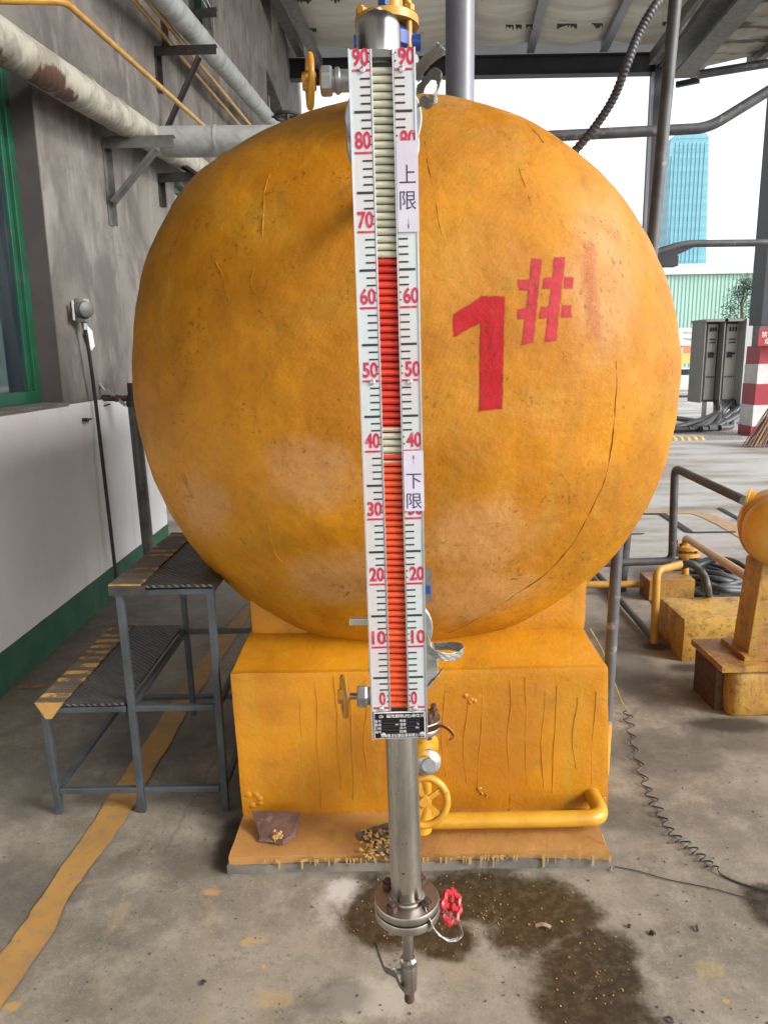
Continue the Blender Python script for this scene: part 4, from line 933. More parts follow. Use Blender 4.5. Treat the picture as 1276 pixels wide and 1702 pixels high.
# clamps and nozzle assemblies between gauge and tank
def nozzle(label, z, hx_px, wheel_mat, cy, top):
    yF, yB, yV = (1.49, 1.66, 1.30) if top else (1.43, 1.65, 1.30)
    xc = tx_(vof(*cy)).x+.0
    t = thing('isolation_valve', label, 'valve', (xc, yV, z), 'isolation valves between gauge and tank')
    h = bvh.ray_cast(V((xc, 0, z)), V((0,1,0)), 10); ye = h[0].y+.02
    build('nozzle_pipe', Geo().cyl((xc,1.215,z), (xc,ye,z), .024, 20), MT['cast'], t)
    for y0, rr in ((yF, .072), (yF+.028, .072), (yB+.0, .076)):
        build('flange', Geo().lathe([(rr-.002,0),(rr,.002),(rr,.017),(rr-.002,.019)], (xc+(.012 if not top else .006), y0, z), (0,1,0), 40), MT['cast'], t)
    for k in range(4):
        an = math.pi/4+k*math.pi/2; e = V((math.cos(an)*.048, 0, math.sin(an)*.048))
        build('bolt', Geo().cyl(V((xc,yF-.02,z))+e, V((xc,yF+.07,z))+e, .0065, 8).lathe([(.012,0),(.012,.01)], V((xc,yF-.012,z))+e, (0,1,0), 6), MT['rust'] if k != 0 else MT['cast'], t, smooth=30)
    build('body', Geo().lathe([(.024,-.05),(.034,-.035),(.038,0),(.034,.035),(.024,.05)], (xc, yV+.02, z), (0,1,0), 20), MT['cast'], t)
    w = onY(*hx_px, yV); wx = w.x; wz = z; sx = V((-1,0,0))
    na, nb = (.076, .096) if top else (.060, .077)
    build('bonnet', Geo().cyl((xc-.02,yV,z), (xc-na,yV,z), .0165, 18).lathe([(.020,0),(.022,.003),(.022,.016),(.019,.019)], (xc-na,yV,z), sx, 6).lathe([(.0165,0),(.0195,.003),(.0195,.008),(.0165,.010)], (xc-na+.014,yV,z), sx, 16), MT['cast'], t, smooth=30)
    build('stem', Geo().cyl((xc-nb+.004,yV,z), (wx-.010,yV,z), .0062, 12), MT['rust'] if top else MT['flange'], t)
    rw = .036
    wh = build('handwheel', Geo().torus((wx,yV,z), sx+V((0,-.16,0)), rw, .0055, 36, 10), wheel_mat, t)
    g = Geo(); an_ax = (sx+V((0,-.16,0))).normalized(); e1 = an_ax.orthogonal().normalized(); e2 = an_ax.cross(e1)
    g.lathe([(.013,-.01),(.016,0),(.013,.012)], (wx,yV,z), sx, 12)
    for k in range(3 if not top else 5):
        an = 2*math.pi*k/(3 if not top else 5)+.5; e = e1*math.cos(an)+e2*math.sin(an); g.bar(V((wx,yV,z))+e*.01, V((wx,yV,z))+e*rw, .013, .006, an_ax)
    sub('spokes', g, wheel_mat, wh)
    return t, xc
zt = onY(600,134,1.30).z; zb = onY(600,1157,1.30).z
t1, xt = nozzle('upper isolation valve with its yellow handwheel left of the 90 mark', zt, (515,135), MT['ywheel'], (634,134), True)
t2, xb = nozzle('lower isolation valve with a flat yellow handwheel left of the 0 mark', zb, (572,1157), MT['ywheel'], (662,1157), False)
# clip bar seen left of the scale
q = onY(598,1031,1.24); tag(build('clamp_bar', Geo().box(q.x-.018, q.x+.05, 1.23, 1.245, q.z-.006, q.z+.006), MT['alu'], loc=q, smooth=0, bevel=.001), 'short bright clamp bar poking out left of the scale at the 13 mark', 'clamp')
# braided earth straps
def strap(label, pxs, w, wd, group='braided earth straps'):
    pts = smoothpath([onY(a, b, c) for a, b, c in pxs], 8)
    g = Geo(); ns = 6
    for q in range(ns):
        off = (q-(ns-1)/2)*w/ns; pp_ = []
        for i, p in enumerate(pts):
            t_ = (pts[min(i+1,len(pts)-1)]-pts[max(i-1,0)]).normalized(); d_ = (wd-t_*wd.dot(t_)).normalized(); pp_.append(p+d_*off*(1+.06*math.sin(i*.9+q))+t_.cross(d_)*.0006*math.sin(i*1.3+q*2))
        g.tube(pp_, w/ns*.56, 6)
    tag(build('earth_strap', g, MT['braid'], loc=pts[0], smooth=60), label, 'strap', group)
strap('braided strap sticking up right of the 90 mark', [(690,130,1.34),(700,112,1.30),(712,98,1.27),(728,86,1.24),(733,76,1.23)], .017, V((.7,-.5,-.4)))
strap('braided strap looping beside the upper flange, below the upright one', [(697,170,1.46),(703,168,1.40),(712,172,1.36),(722,160,1.34),(730,140,1.35),(728,126,1.38),(716,124,1.42),(700,146,1.46),(692,152,1.46)], .018, V((.3,-.7,.6)))
strap('braided strap bent like a hairpin right of the 10 mark', [(702,1055,1.33),(712,1078,1.34),(730,1090,1.33),(752,1092,1.34),(768,1084,1.37),(764,1076,1.42),(745,1074,1.45),(722,1074,1.46)], .019, V((.1,-.35,1)))
strap('braided strap hanging in a loop from the bottom flange', [(706,1508,1.17),(712,1524,1.16),(724,1548,1.15),(746,1563,1.15),(764,1556,1.17),(762,1536,1.20),(746,1520,1.23),(736,1514,1.25)], .012, V((.15,-1,.45)))
strap('thin pinkish strap tail below the lower flange, right of the scale', [(703,1150,1.40),(716,1133,1.38),(726,1124,1.37),(735,1112,1.38)], .010, V((.2,-1,.4)))

# red handwheel behind the bottom flange
rc = onY(749, 1507, 1.27); axr = V((.75,-.55,.35)).normalized()
t = thing('drain_cock', 'small red scalloped handwheel beside the bottom flange of the gauge', 'valve', rc)
g = Geo(); pts = []; e1 = axr.orthogonal().normalized(); e2 = axr.cross(e1)
for k in range(64): an = 2*math.pi*k/64; rr = .027+.0028*math.cos(an*8); pts.append(rc+(e1*math.cos(an)+e2*math.sin(an))*rr)
wh = build('handwheel', Geo().tube(pts+[pts[0]], .0062, 8, cap=False), MT['red'], t)
g = Geo(); g.lathe([(.008,-.006),(.010,0),(.007,.008)], rc, axr, 12)
for k in range(4): an = k*math.pi/2; e = e1*math.cos(an)+e2*math.sin(an); g.bar(rc, rc+e*.026, .009, .005, axr)
sub('spokes', g, MT['red'], wh)
build('stem', Geo().cyl(rc, rc-axr*.04, .006, 10), MT['flange'], t)
build('body', Geo().cyl(rc-axr*.03, rc-axr*.075, .013, 12), MT['flange'], t)

# drain line below the tank
Yd = 1.98
fl = onY(722,1197,Yd-.02)
t = thing('drain_valve', 'yellow drain gate valve with a spoked handwheel in front of the support block', 'valve', (fl.x, Yd, .06))
xd = onY(700, 1200, Yd).x; zd = fl.z
build('down_pipe', Geo().cyl((xd,Yd+.02,TCz-.9),(xd,Yd+.02,.10), .030, 20), MT['ypipe2'], t)
for zz, mt in ((zd, 'flange'), (zd-.022, 'flange'), (zd-.12, 'ypipe2')):
    build('flange', Geo().lathe([(.055,0),(.056,.002),(.056,.014),(.055,.016)], (xd,Yd,zz-.016), (0,0,1), 36), MT[mt], t)
for k in range(4):
    an = k*math.pi/2+.5; e = V((math.cos(an)*.042, math.sin(an)*.042, 0)); build('bolt', Geo().cyl(V((xd,Yd,zd-.05))+e, V((xd,Yd,zd+.03))+e, .008, 8).lathe([(.013,0),(.013,.013)], V((xd,Yd,zd+.0))+e, (0,0,1), 6), MT['rust'], t, smooth=30)
build('bonnet', Geo().lathe([(.05,0),(.05,.02),(.036,.03),(.03,.075)], (xd,Yd+.02,zd-.09), (0,-1,-.35), 24), MT['ypipe2'], t)
bf = onY(716,1268,Yd-.05); build('bonnet_plate', Geo().lathe([(.038,0),(.038,.012),(.02,.02),(.02,.03)], bf+V((-.01,.01,0)), (0.1,-1,.1), 20), MT['cast'], t)
wc = onY(704, 1332, 1.93); wax = V((.05,-1,.25)).normalized()
wh = build('handwheel', Geo().torus(wc, wax, .068, .0115, 40, 12), MT['ypipe2'] if False else MT['ywheel'], t)
g = Geo(); e1 = V((1,0,0)); e1 = (e1-wax*e1.dot(wax)).normalized(); e2 = wax.cross(e1); g.lathe([(.016,-.012),(.02,0),(.014,.012)], wc, wax, 14)
for k in range(5): an = 2*math.pi*k/5+.55; e = e1*math.cos(an)+e2*math.sin(an); g.bar(wc, wc+e*.066, .014, .007, wax)
sub('spokes', g, MT['ywheel'], wh)
build('stem', Geo().cyl(wc-wax*.015, wc-wax*.10, .011, 12), MT['ywheel'], t)
sp_ = onY(735,1206,1.9)
tag(build('bronze_strip', Geo().ribbon(smoothpath([onY(704,1218,1.9), onY(720,1209,1.88), onY(735,1207,1.87), onY(748,1215,1.87), onY(753,1225,1.87), onY(746,1229,1.86)], 8), V((.1,-.5,.9)), .013, .0016), simple('bronze', (.42,.20,.11), (.3,.13,.07), .35, .8), loc=sp_, smooth=60), 'curled bronze coloured strip beside the rusty bolts, right of the nameplate', 'strap')
tag(build('worn_bracket', Geo().box(onY(706,950,1.75).x, onY(717,950,1.75).x, 1.745, 1.755, onY(710,1000,1.75).z, onY(710,945,1.75).z).box(onY(706,950,1.75).x, onY(714,950,1.75).x, 1.735, 1.744, onY(710,984,1.75).z, onY(710,972,1.75).z, 1), [MT['greyiron'], MT['blue']], loc=onY(710,970,1.75), smooth=0), 'small worn clip with a blue patch beside the 20 mark', 'clip')

# yellow pipe round the support
yp = [V((wc.x+.02, 2.03, .105)), onY(980,1373,2.03), V((0,0,0)), V((0,0,0))]
zc = .105; cR = onZ(1018,1378,zc); cR2 = V((cR.x+.0, 2.62, zc))
o = build('foot_pipe', Geo().tube(elbowed([V((xd,2.035,zc)), V((cR.x-.01,2.035,zc)), V((cR.x-.035,3.1,zc))], .055, 8), .0245, 20), MT['ypipe2'], loc=(xd,2.03,0))
tag(o, 'yellow pipe low along the foot of the support turning back at the right corner', 'pipe')
# grey upright pipe right of support
f_ = onZ(1002,1285,0); u_ = onY(1026,900,f_.y+.12)
t = thing('upright_pipe', 'slim grey upright pipe with a yellow and rusty foot, right of the support', 'pipe', f_)
mid = f_.lerp(u_, .22); build('shaft', Geo().tube([mid, u_+(u_-mid).normalized()*.05], .0205, 16), MT['roofpipe'], t)
build('foot', Geo().tube([f_, mid], .0202, 16), MT['ypipe'], t)
# far pole behind tank
pa = onY(1127,-60,4.6); pb_ = onY(1066,600,4.6); dd = (pb_-pa); 
tag(build('slanting_pole', Geo().tube([pa, pa+dd*(pa.z/(pa.z-pb_.z))], .035, 18), MT['roofpipe'], loc=(pb_.x,4.6,0)), 'slightly leaning dark grey pole crossing the canopy corner, right of the tank', 'pole')

# ================================================================ STEP STOOL
ZT, ZL = .812, .402; Y0s, Y1s = 2.27, 2.97
Xa, Xb, Xc_ = -1.135, -.850, -.560
stl = thing('step_stool', 'welded dark steel two step stool with black and yellow edge tape, left of the tank', 'step stool', ((Xa+Xc_)/2, 2.6, 0))
w = .023
def leg(x, y, h, dx=0): build('leg', Geo().bar((x+dx, y, 0), (x, y, h), w, w, (0,1,0)), MT['stool'], stl, smooth=0, bevel=.003)
for y in (Y0s, Y1s):
    leg(Xa, y, ZL-.02, .012); leg(Xb, y, ZT-.02, .01); leg(Xc_, y, ZT-.02, .004)
def rail(p, q): build('rail', Geo().bar(p, q, w*.9, w*.9), MT['stool'], stl, smooth=0, bevel=.003)
h = w/2
for y in (Y0s, Y1s):
    for z in (.085,):
        rail((Xa+h+.01,y,z),(Xb-h+.01,y,z)); rail((Xb+h+.01,y,z),(Xc_-h,y,z))
    rail((Xa-h,y,ZL-.02),(Xb-h,y,ZL-.02)); rail((Xb+h,y,ZL-.02),(Xc_-h,y,ZL-.02)); rail((Xb-h,y,ZT-.03),(Xc_+h,y,ZT-.03))
for x, zz in ((Xa+.01,.085),(Xc_+.003,.085)): rail((x,Y0s+h,zz),(x,Y1s-h,zz))
for x, zz in ((Xa,ZL-.02),(Xb,ZL-.02),(Xc_,ZL-.02),(Xb,ZT-.03),(Xc_,ZT-.03)): rail((x,Y0s+h,zz),(x,Y1s-h,zz))
rail((Xc_+h, Y1s-.0, ZL-.02), (Xc_+.35, Y1s, ZL-.02)); 
tr = build('tread', Geo().rbox(Xb-h-.012, Xc_+h+.004, Y0s-h-.004, Y1s+h, ZT-.0125, ZT-.004, .04, .003), MT['tread'], stl, smooth=60)
sub('edge_tape', Geo().rbox(Xb-h-.016, Xb+.075, Y0s-h-.008, Y1s+h, ZT-.003, ZT+.001, .03, .002).box(Xb-h-.016, Xb+.09, Y0s-h-.010, Y0s-h-.007, ZT-.035, ZT-.003, 1), [MT['hazard'], MT['iron']], tr, smooth=60)
tr = build('tread', Geo().rbox(Xa-h-.008, Xb-h-.001, Y0s-h-.004, Y1s+h, ZL-.0025, ZL+.006, .04, .003), MT['tread'], stl, smooth=60)
sub('edge_tape', Geo().rbox(Xa-h-.012, Xa+.07, Y0s-h-.006, Y1s+h, ZL+.0075, ZL+.011, .03, .002), MT['hazard'], tr, smooth=60)
sub('corner_tape', Geo().prism([(Xa-h-.008,Y0s-h-.008,ZL+.012),(Xa+.075,Y0s-h-.008,ZL+.012),(Xa+.03,Y0s-h-.008,ZL-.045),(Xa+.01,Y0s-h-.008,ZL-.045)], (0,.004,0)), MT['line'], tr, smooth=0, label='yellow tape folded over the corner')
# painted grid mark on the floor by the wall
strip('floor_mark', [(30,1142),(74,1140)], .05, MT['line2'], .004)

# ================================================================ RIGHT: CONCRETE BLOCKS, VESSEL, PIPES, HOSE
b0 = onZ(1132,1100,0)
t = tag(build('concrete_block', Geo().rbox(b0.x, b0.x+.52, b0.y, b0.y+.34, -.005, .224, .03, .004, round_=.012), block_mat('old_block_paint', (.50,.30,.06), (.36,.18,.02), 1.0), loc=b0, smooth=60), 'weathered yellow concrete block on the floor right of the support', 'concrete block')
v0_ = onZ(1210,1192,0)
rb = thing('vessel_plinth', 'rusty yellow plinth with a plate top at the right edge', 'plinth', v0_)
build('base_block', Geo().rbox(v0_.x, v0_.x+.6, v0_.y, v0_.y+.3, -.01, .205, .025, .006, round_=.03), MT['rusty'], rb, smooth=60)
build('side_recess', Geo().rbox(v0_.x-.035, v0_.x+.02, v0_.y+.06, v0_.y+.28, .0, .19, .03, .004), MT['rust'], rb, smooth=60)
build('base_plate', Geo().rbox(v0_.x-.05, v0_.x+.62, v0_.y-.012, v0_.y+.30, .206, .232, .03, .004), MT['rusty'], rb, smooth=60)
ta, tb = onY(1233,1090,v0_.y+.12), onY(1258,940,v0_.y+.12)
vs_ = thing('horizontal_vessel', 'small yellow domed vessel on a tapered stand at the right edge', 'vessel', (ta.x, ta.y, 0))
vc = onY(1300,884,v0_.y+.04)
g = Geo(); x0, x1 = ta.x, 2*vc.x-ta.x
g.prism([(x0,v0_.y+.08,.235),(x1,v0_.y+.08,.235),(x1-.07,v0_.y+.08,tb.z+.02),(tb.x,v0_.y+.08,tb.z+.02)], (0,.14,0)); build('stand', g, block_mat('stand_paint', (.42,.25,.03), (.28,.14,.03), 1.1), vs_, smooth=0, bevel=.004)
build('foot_flange', Geo().rbox(x0-.03, x1+.03, v0_.y+.04, v0_.y+.26, .233, .25, .03, .003), MT['rusty'], vs_, smooth=60)
RV = .150; pr = [(RV*math.sin(math.pi/2*k/14), -RV*.75*math.cos(math.pi/2*k/14)+RV*.75) for k in range(15)]+[(RV,.25),(RV,.28)]
build('vessel_body', Geo().lathe(pr, vc+V((-.035,-.10,0)), (.35,1,0), 48), block_mat('vessel_paint', (.60,.36,.07), (.50,.27,.04), .45), vs_)
build('seam_ring', Geo().torus(vc+V((.01,.04,0)), (.35,1,0), RV, .006, 48, 6), MT['ypipe'], vs_)
fc = onY(1250,842,vc.y+.16); build('side_flange', Geo().lathe([(.07,0),(.07,.02),(.074,.022),(.074,.03)], fc, V((-.8,.5,.15)), 28), MT['ypipe'], vs_)

gy = 'roofpipe'
V1 = onZ(1117,1000,0); yv = 4.05
e_top = onY(1121,778,yv); e_bot = onY(1116,932,yv); e_l = onY(985,940,yv); e_r = onY(1236,832,3.3)
tag(build('grey_rail', Geo().tube(elbowed([e_l+V((-.6,0,0)), e_bot, e_top, e_r], .05, 5), .022, 16), MT[gy], loc=e_bot), 'grey pipe rising from floor level then slanting to the small vessel', 'pipe')
z1 = onZ(1086,1062,.03); z2 = onZ(985,945,.03)
tag(build('floor_pipe', Geo().tube([z1, z2+(z2-z1)*.3], .019, 14), MT[gy], loc=z1), 'rusty grey pipe lying diagonally on the floor behind the support', 'pipe')
yz = z1.y; y_top = onY(1091,948,yz)
tag(build('tap_pipe', Geo().tube(elbowed([z1+V((0,.0,-.02)), y_top, onY(1132,938,yz+.15)], .05, 6), .020, 16), MT['ypipe'], loc=z1), 'upright yellow pipe whose bent top feeds the black hose', 'pipe')
yy = 4.5; pa_ = onY(970,971,yy); pb2 = onY(1138,970,yy); pc2 = onY(1138,893,yy)
ftop = onZ(1262,975,.25)
t = thing('flanged_pipe', 'yellow pipe with a bolted flange joint, slanting down to the stand', 'pipe', pb2)
build('pipe_run', Geo().tube(elbowed([pa_+V((-.5,0,0)), pb2, pc2, onY(1252,966,3.25)], .06, 6), .022, 16), MT['ypipe'], t)
for k, yyp in enumerate((922, 911)):
    c = onY(1139,yyp,yy); build('flange', Geo().lathe([(.085,0),(.085,.022)], c, (0,0,1), 28), MT['ypipe'], t)
for k in range(4):
    an = k*math.pi/2+.7; e = V((math.cos(an)*.065, math.sin(an)*.065, 0)); c = onY(1139,916,yy)+e; build('bolt', Geo().cyl(c-V((0,0,.04)), c+V((0,0,.06)), .01, 8), MT['rust'], t)
mp = onZ(1112,1000,0)
tag(build('wedge_block', Geo().rbox(mp.x-.12, mp.x+.16, mp.y+.02, mp.y+.2, -.005, .13, .03, .006), MT['rusty'], loc=mp, smooth=60), 'low rusty wedge behind the weathered yellow block', 'wedge block')
strip('drain_groove', [(1070,970),(1090,1008)], .03, MT['dark'], .008)
# hose
hr = onY(1130,940,yz+.15)
pts = [hr, onY(1150,938,yz+.12), onY(1168,955,yz+.1), onY(1176,985,yz+.08), onZ(1176,1008,.03)]
t = thing('rubber_hose', 'black rubber hose hanging from the tap and heaped in coils on the floor', 'hose', onZ(1180,975,0))
build('hanging_end', Geo().tube(smoothpath(pts, 8), .021, 12), MT['hose'], t)
rnd = random.Random(11)
hc = onZ(1152,972,0)
for k in range(7):
    c = hc+V((.035*k-.05, rnd.uniform(-.05,.05), .03+.012*k)); a_, b_ = rnd.uniform(.16,.24), rnd.uniform(.20,.3); ro = rnd.uniform(-.4,.4); pts = []
    for j in range(40):
        an = 2*math.pi*j/39; x, y = a_*math.cos(an), b_*math.sin(an); pts.append(c+V((x*math.cos(ro)-y*math.sin(ro), x*math.sin(ro)+y*math.cos(ro), .03*math.sin(an*2+k))))
    build('coil', Geo().tube(pts, .02, 10), MT['hose'], t)
for k in range(6):
    a_ = onZ(1148+6*k, 985-3*k, .03+.012*k); b_ = onZ(1205, 956+5*k, .05+.01*k); c_ = onZ(1290, 955+6*k, .04)
    build('coil', Geo().tube(smoothpath([a_, b_+V((0,.05*noise.noise(V((k,3,1))),0)), c_], 10), .02, 10), MT['hose'], t)
# coiled wire
t = thing('coiled_wire', 'thin springy wire trailing from the support across the floor to the right edge', 'wire', onZ(1050,1200,0))
w0 = [onY(980,1045,2.9), onZ(1000,1080,.22), onZ(1015,1120,.12), onZ(1030,1160,.05), onZ(1042,1182,.02)]
build('straight_lead', Geo().tube(smoothpath(w0, 8), .0032, 6), MT['wirey'], t)
path = smoothpath([onZ(*p, .012) for p in ((1042,1182),(1050,1225),(1068,1290),(1090,1340),(1118,1385),(1155,1415),(1186,1442))], 60)
pts = []; L = 0; nT = len(path)
for i, p in enumerate(path):
    tt = (path[min(i+1,nT-1)]-path[max(i-1,0)]).normalized(); sd = V((tt.y,-tt.x,0)); ph = i/nT*2*math.pi*17; am = .016+.009*noise.noise(V((i*.02,0,0)))
    q = p+sd*am*math.sin(ph)+tt*am*.6*math.cos(ph)*(1 if True else 0); q.z = .004+.010*(1+math.cos(ph))*(.7+.5*noise.noise(V((i*.013,4,0)))); pts.append(q)
build('spring_coil', Geo().tube(pts, .0025, 6), MT['wire'], t)
build('tail', Geo().tube(smoothpath([pts[-1]]+[onZ(*p, .004) for p in ((1200,1455),(1235,1470),(1290,1483),(1340,1490))], 8), .003, 6), MT['wire'], t)
tag(build('fine_wire', Geo().tube(smoothpath([onZ(*p, .004) for p in ((1020,1440),(1060,1448),(1110,1462),(1180,1476),(1240,1492),(1300,1500))], 8), .0016, 5), MT['wire'], loc=onZ(1020,1440)), 'very fine dark wire on the floor below the coiled one', 'wire')
tag(build('paint_string', Geo().tube(smoothpath([onY(998,1385,2.0), onZ(1004,1400,.06), onZ(1012,1425,.012), onZ(1016,1448,.006)], 8), .0018, 5), MT['wirey'], loc=onZ(1005,1420)), 'pale paint covered string hanging over the right corner of the pad', 'string')

# ---------------------------------------------------------------- debris
g = Geo(); rnd = random.Random(5)
for k in range(230):
    px, py = rnd.gauss(740,95), rnd.gauss(1510,42)
    if rnd.random() < .25: px, py = rnd.gauss(980,60), rnd.gauss(1620,50)
    p = onZ(px, py, .002)
    if p.y > 1.93 and -.5 < p.x < .7: continue
    s = rnd.uniform(.0006,.0019)*(1.8 if rnd.random() < .08 else 1); a = rnd.uniform(0,6.28)
    g.obox(p, V((math.cos(a),math.sin(a),rnd.uniform(-.3,.3)))*s, V((-math.sin(a),math.cos(a),0))*s*.7, V((0,0,.0008)))
build('paint_flakes', g, MT['flake'], kind='stuff', smooth=0)
g = Geo()
for k in range(260):
    px, py = rnd.uniform(0,1276), rnd.uniform(1180,1702); p = onZ(px, py, .002)
    if p.y > 1.93 and -.55 < p.x < .75: continue
    s = rnd.uniform(.001,.003); a = rnd.uniform(0,6.28); g.obox(p, V((math.cos(a),math.sin(a),.2))*s, V((-math.sin(a),math.cos(a),0))*s*.6, V((0,0,.001)))
build('grit', g, MT['greyrough'], kind='stuff', smooth=0)
def chip(label, px, py, L, W, mat, ang):
    p = onZ(px, py, .004); e = V((math.cos(ang), math.sin(ang), .12)); f = V((-math.sin(ang), math.cos(ang), 0)); pts = [p-e*L/2, p+f*W*.3+V((0,0,.004)), p+e*L/2]
    tag(build('scrap', Geo().ribbon(smoothpath(pts, 5), f, W, .002), mat, loc=p, smooth=60), label, 'scrap', 'scraps on the floor')
chip('curled pale scrap lying on the dark damp stain', 902, 1540, .04, .012, MT['alu'], -.3)
chip('dark pebble sized scrap on the dry floor right of the stain', 1085, 1553, .014, .014, MT['iron'], .3)
chip('dark scrap at the bottom edge, right of the stain', 1112, 1695, .02, .007, MT['iron'], -1.2)
chip('thin dark scrap right of the pebble sized one', 1158, 1543, .02, .006, MT['iron'], 1.3)
chip('small dark scrap between the stain and the pebble sized one', 1046, 1540, .012, .008, MT['iron'], .8)
chip('dark triangular scrap on the bare floor at lower left', 339, 1634, .012, .010, MT['iron'], .8)

# ================================================================ CANOPY
cn = thing('canopy', 'tall steel canopy with a cream lined roof and dark beam behind the tank', 'canopy', (6.2, 17, 0))
ZR = 7.75; BY = 17.0
bl = onY(512,112,BY); br = onY(1090,110,BY); zb0 = onY(900,125,BY).z; zb1 = onY(900,95,BY).z
bm_ = Geo().box(bl.x-.5, br.x+.1, BY, BY+.012, zb0, zb1).box(bl.x-.5, br.x+.1, BY-.12, BY+.12, zb0-.02, zb0).box(bl.x-.5, br.x+.1, BY-.12, BY+.12, zb1, zb1+.02)
build('beam', bm_, MT['beam'], cn, smooth=0)
ca, cb = onY(1083,128,BY), onY(1106,128,BY); kk = onY(1076,400,BY)
build('column', Geo().box(ca.x, cb.x-.02, BY-.15, BY+.15, 0, zb1), MT['beam'], cn, smooth=0)
build('column_edge', Geo().box(ca.x-.05, ca.x-.002, BY-.16, BY-.12, 0, zb0-.03), MT['post'], cn, smooth=0)
c2a = onY(1250,520,13.6); c2b = onY(1300,520,13.6)
# sheets between the ribs
zs = zb1+.16
ribs_px = [((536,0),(560,94)), ((768,0),(772,94)), ((896,0),(874,94)), ((1034,0),(991,94)), ((1172,0),(1108,94))]
def roofpt(px, py): return onZ(px, py, zs)
ribl = []
for a, b in ribs_px[:]:
    ribl.append((roofpt(*a), roofpt(*b)))
dirr = (ribl[2][1]-ribl[2][0]); dirr.z = 0; dirr.normalize()
xsr = [-3.9, -1.55]+[r[1].x for r in ribl[1:]]
Yb = BY-.05
dirr = V((math.sin(rad(5.6)), math.cos(rad(5.6)), 0))
NEAR = 11.5; CNEAR = -11.0
rows_y = [BY-.1, 15.75, 14.55, 13.3, NEAR]
for i in range(len(xsr)-1):
    for j in range(len(rows_y)-1):
        y1, y0 = rows_y[j], rows_y[j+1]; g = Geo(); n = 10; mm = 8
        for a in range(mm+1):
            for b in range(n+1):
                y = y0+(y1-y0)*a/mm; f = b/n; sh = (y-Yb)*math.tan(rad(5.6)); x = xsr[i]+(xsr[i+1]-xsr[i])*f+sh
                z = zs+.10-.16*math.sin(math.pi*f)*(.4+.6*(a/mm))*(1 if a < mm else .6)+.03*noise.noise(V((x,y*2,0)))
                g.v.append(V((x, y, z)))
        for a in range(mm):
            for b in range(n): q = a*(n+1)+b; g.f.append((q, q+1, q+n+2, q+n+1)); g.m.append(0)
        build('roof_sheet', g, MT['sheet'], cn, smooth=60)
for i in range(1, len(xsr)):
    p = V((xsr[i], Yb, zs)); q = p-dirr*(Yb-NEAR)
    build('purlin', Geo().bar(p, q, .12, .14).bar(p-V((0,0,.09)), q-V((0,0,.09)), .16, .02), MT['post'] if i > 1 else MT['greyiron'], cn, smooth=0)
# tattered strips of film
rnd = random.Random(9); g = Geo()
for i in range(1, len(xsr)-1):
    for yq in (15.75, 14.55):
        for k in range(3):
            x = rnd.uniform(xsr[i]+.2, xsr[i+1]-.2)+(yq-Yb)*math.tan(rad(5.6)); L = rnd.uniform(.1,.4); g.prism([(x,yq,zs-.03),(x+L,yq+.02,zs-.03)]+[(x+L*(1-q/7), yq-.01, zs-.05-.09*rnd.random()) for q in range(8)], (0,.01,0))
build('torn_film', g, MT['greyrough'], cn, smooth=0)
build('roof_shade_deck', Geo().box(-6, 6.3, CNEAR, BY+1.5, zs+.3, zs+.34), MT['post'], cn, smooth=0)  # extends unseen over and behind the camera, reach set to shade the foreground
build('wall_gutter', Geo().bar(V((bl.x+.25,BY-.1,zb1-.1)), V((bl.x+.25,BY-.1,zb1-.1))-dirr*8, .14, .2), MT['greyiron'], cn, smooth=0)
# grey round post in the middle
pp = onY(764,100,7.0); pr_ = (onY(788,100,7.0).x-onY(740,100,7.0).x)/2
tag(build('round_post', Geo().tube([(pp.x,7.0,0),(pp.x,7.0,zs+.25)], pr_, 32), MT['post'], loc=(pp.x,7.0,0)), 'smooth blue grey round post rising behind the tank to the canopy', 'post')
# lower roof at the right
lr = thing('side_roof', 'rust stained side roof with a channel beam, upper right corner', 'roof', (7, 16, 0))
ZS = 7.0
q0 = onZ(1130,128,ZS); q1 = onZ(1262,-20,ZS)
build('channel_beam', Geo().bar(q0, q0+(q1-q0)*1.5, .40, .05).bar(q0+V((.2,0,.1)), q0+(q1-q0)*1.5+V((.2,0,.1)), .04, .24), MT['greyiron'], lr, smooth=0)
q2 = onZ(1085,80,ZS+.3); q3 = onZ(1190,-20,ZS+.3)
build('inner_beam', Geo().bar(onZ(1100,122,ZS+.35), onZ(1100,122,ZS+.35)+(q1-q0)*1.4, .42, .06).bar(onZ(1082,98,ZS+.4), onZ(1082,98,ZS+.4)+(q1-q0)*1.4, .10, .22), MT['greyiron'], lr, smooth=0)
S = [onZ(1140,140,ZS+.05), onZ(1150,135,ZS+.05), onZ(1174,110,ZS+.05), onZ(1276,87,ZS+.05), onZ(1420,58,ZS+.05), onZ(1420,-80,ZS+.05), onZ(1300,-40,ZS+.05)]
build('sheet', Geo().prism(S, (0,0,.03)), MT['rustsheet'], lr, smooth=0)
build('end_plate', Geo().bar(onZ(1123,141,ZS-.05), onZ(1162,133,ZS-.05), .10, .10), MT['beam'], lr, smooth=0)
tt0, tt1 = onY(1160,124,15), onY(1400,85,15)
build('tie_tube', Geo().tube([tt0, tt1], .075, 12), MT['roofpipe'], lr)
build('cleat', Geo().bar(onZ(1246,104,ZS), onZ(1290,70,ZS), .16, .2), MT['greyiron'], lr, smooth=0)
r0 = onY(1262,400,13.6); r1 = onY(1252,545,13.6)
rp_ = thing('yard_column', 'dark steel yard column with red and white bands round its foot, right edge', 'column', (r1.x+.3, 13.6, 0))
xl = onY(1262,545,13.6).x
build('shaft', Geo().box(xl, xl+.42, 13.6, 13.9, 1.98, ZS-.05).box(xl-.02, xl+.06, 13.52, 13.98, 1.98, ZS-.05), MT['beam'], rp_, smooth=0)
zz = [onY(1262,y,13.5).z for y in (575,605,638,673,708,738)]; zz[-1] = 0
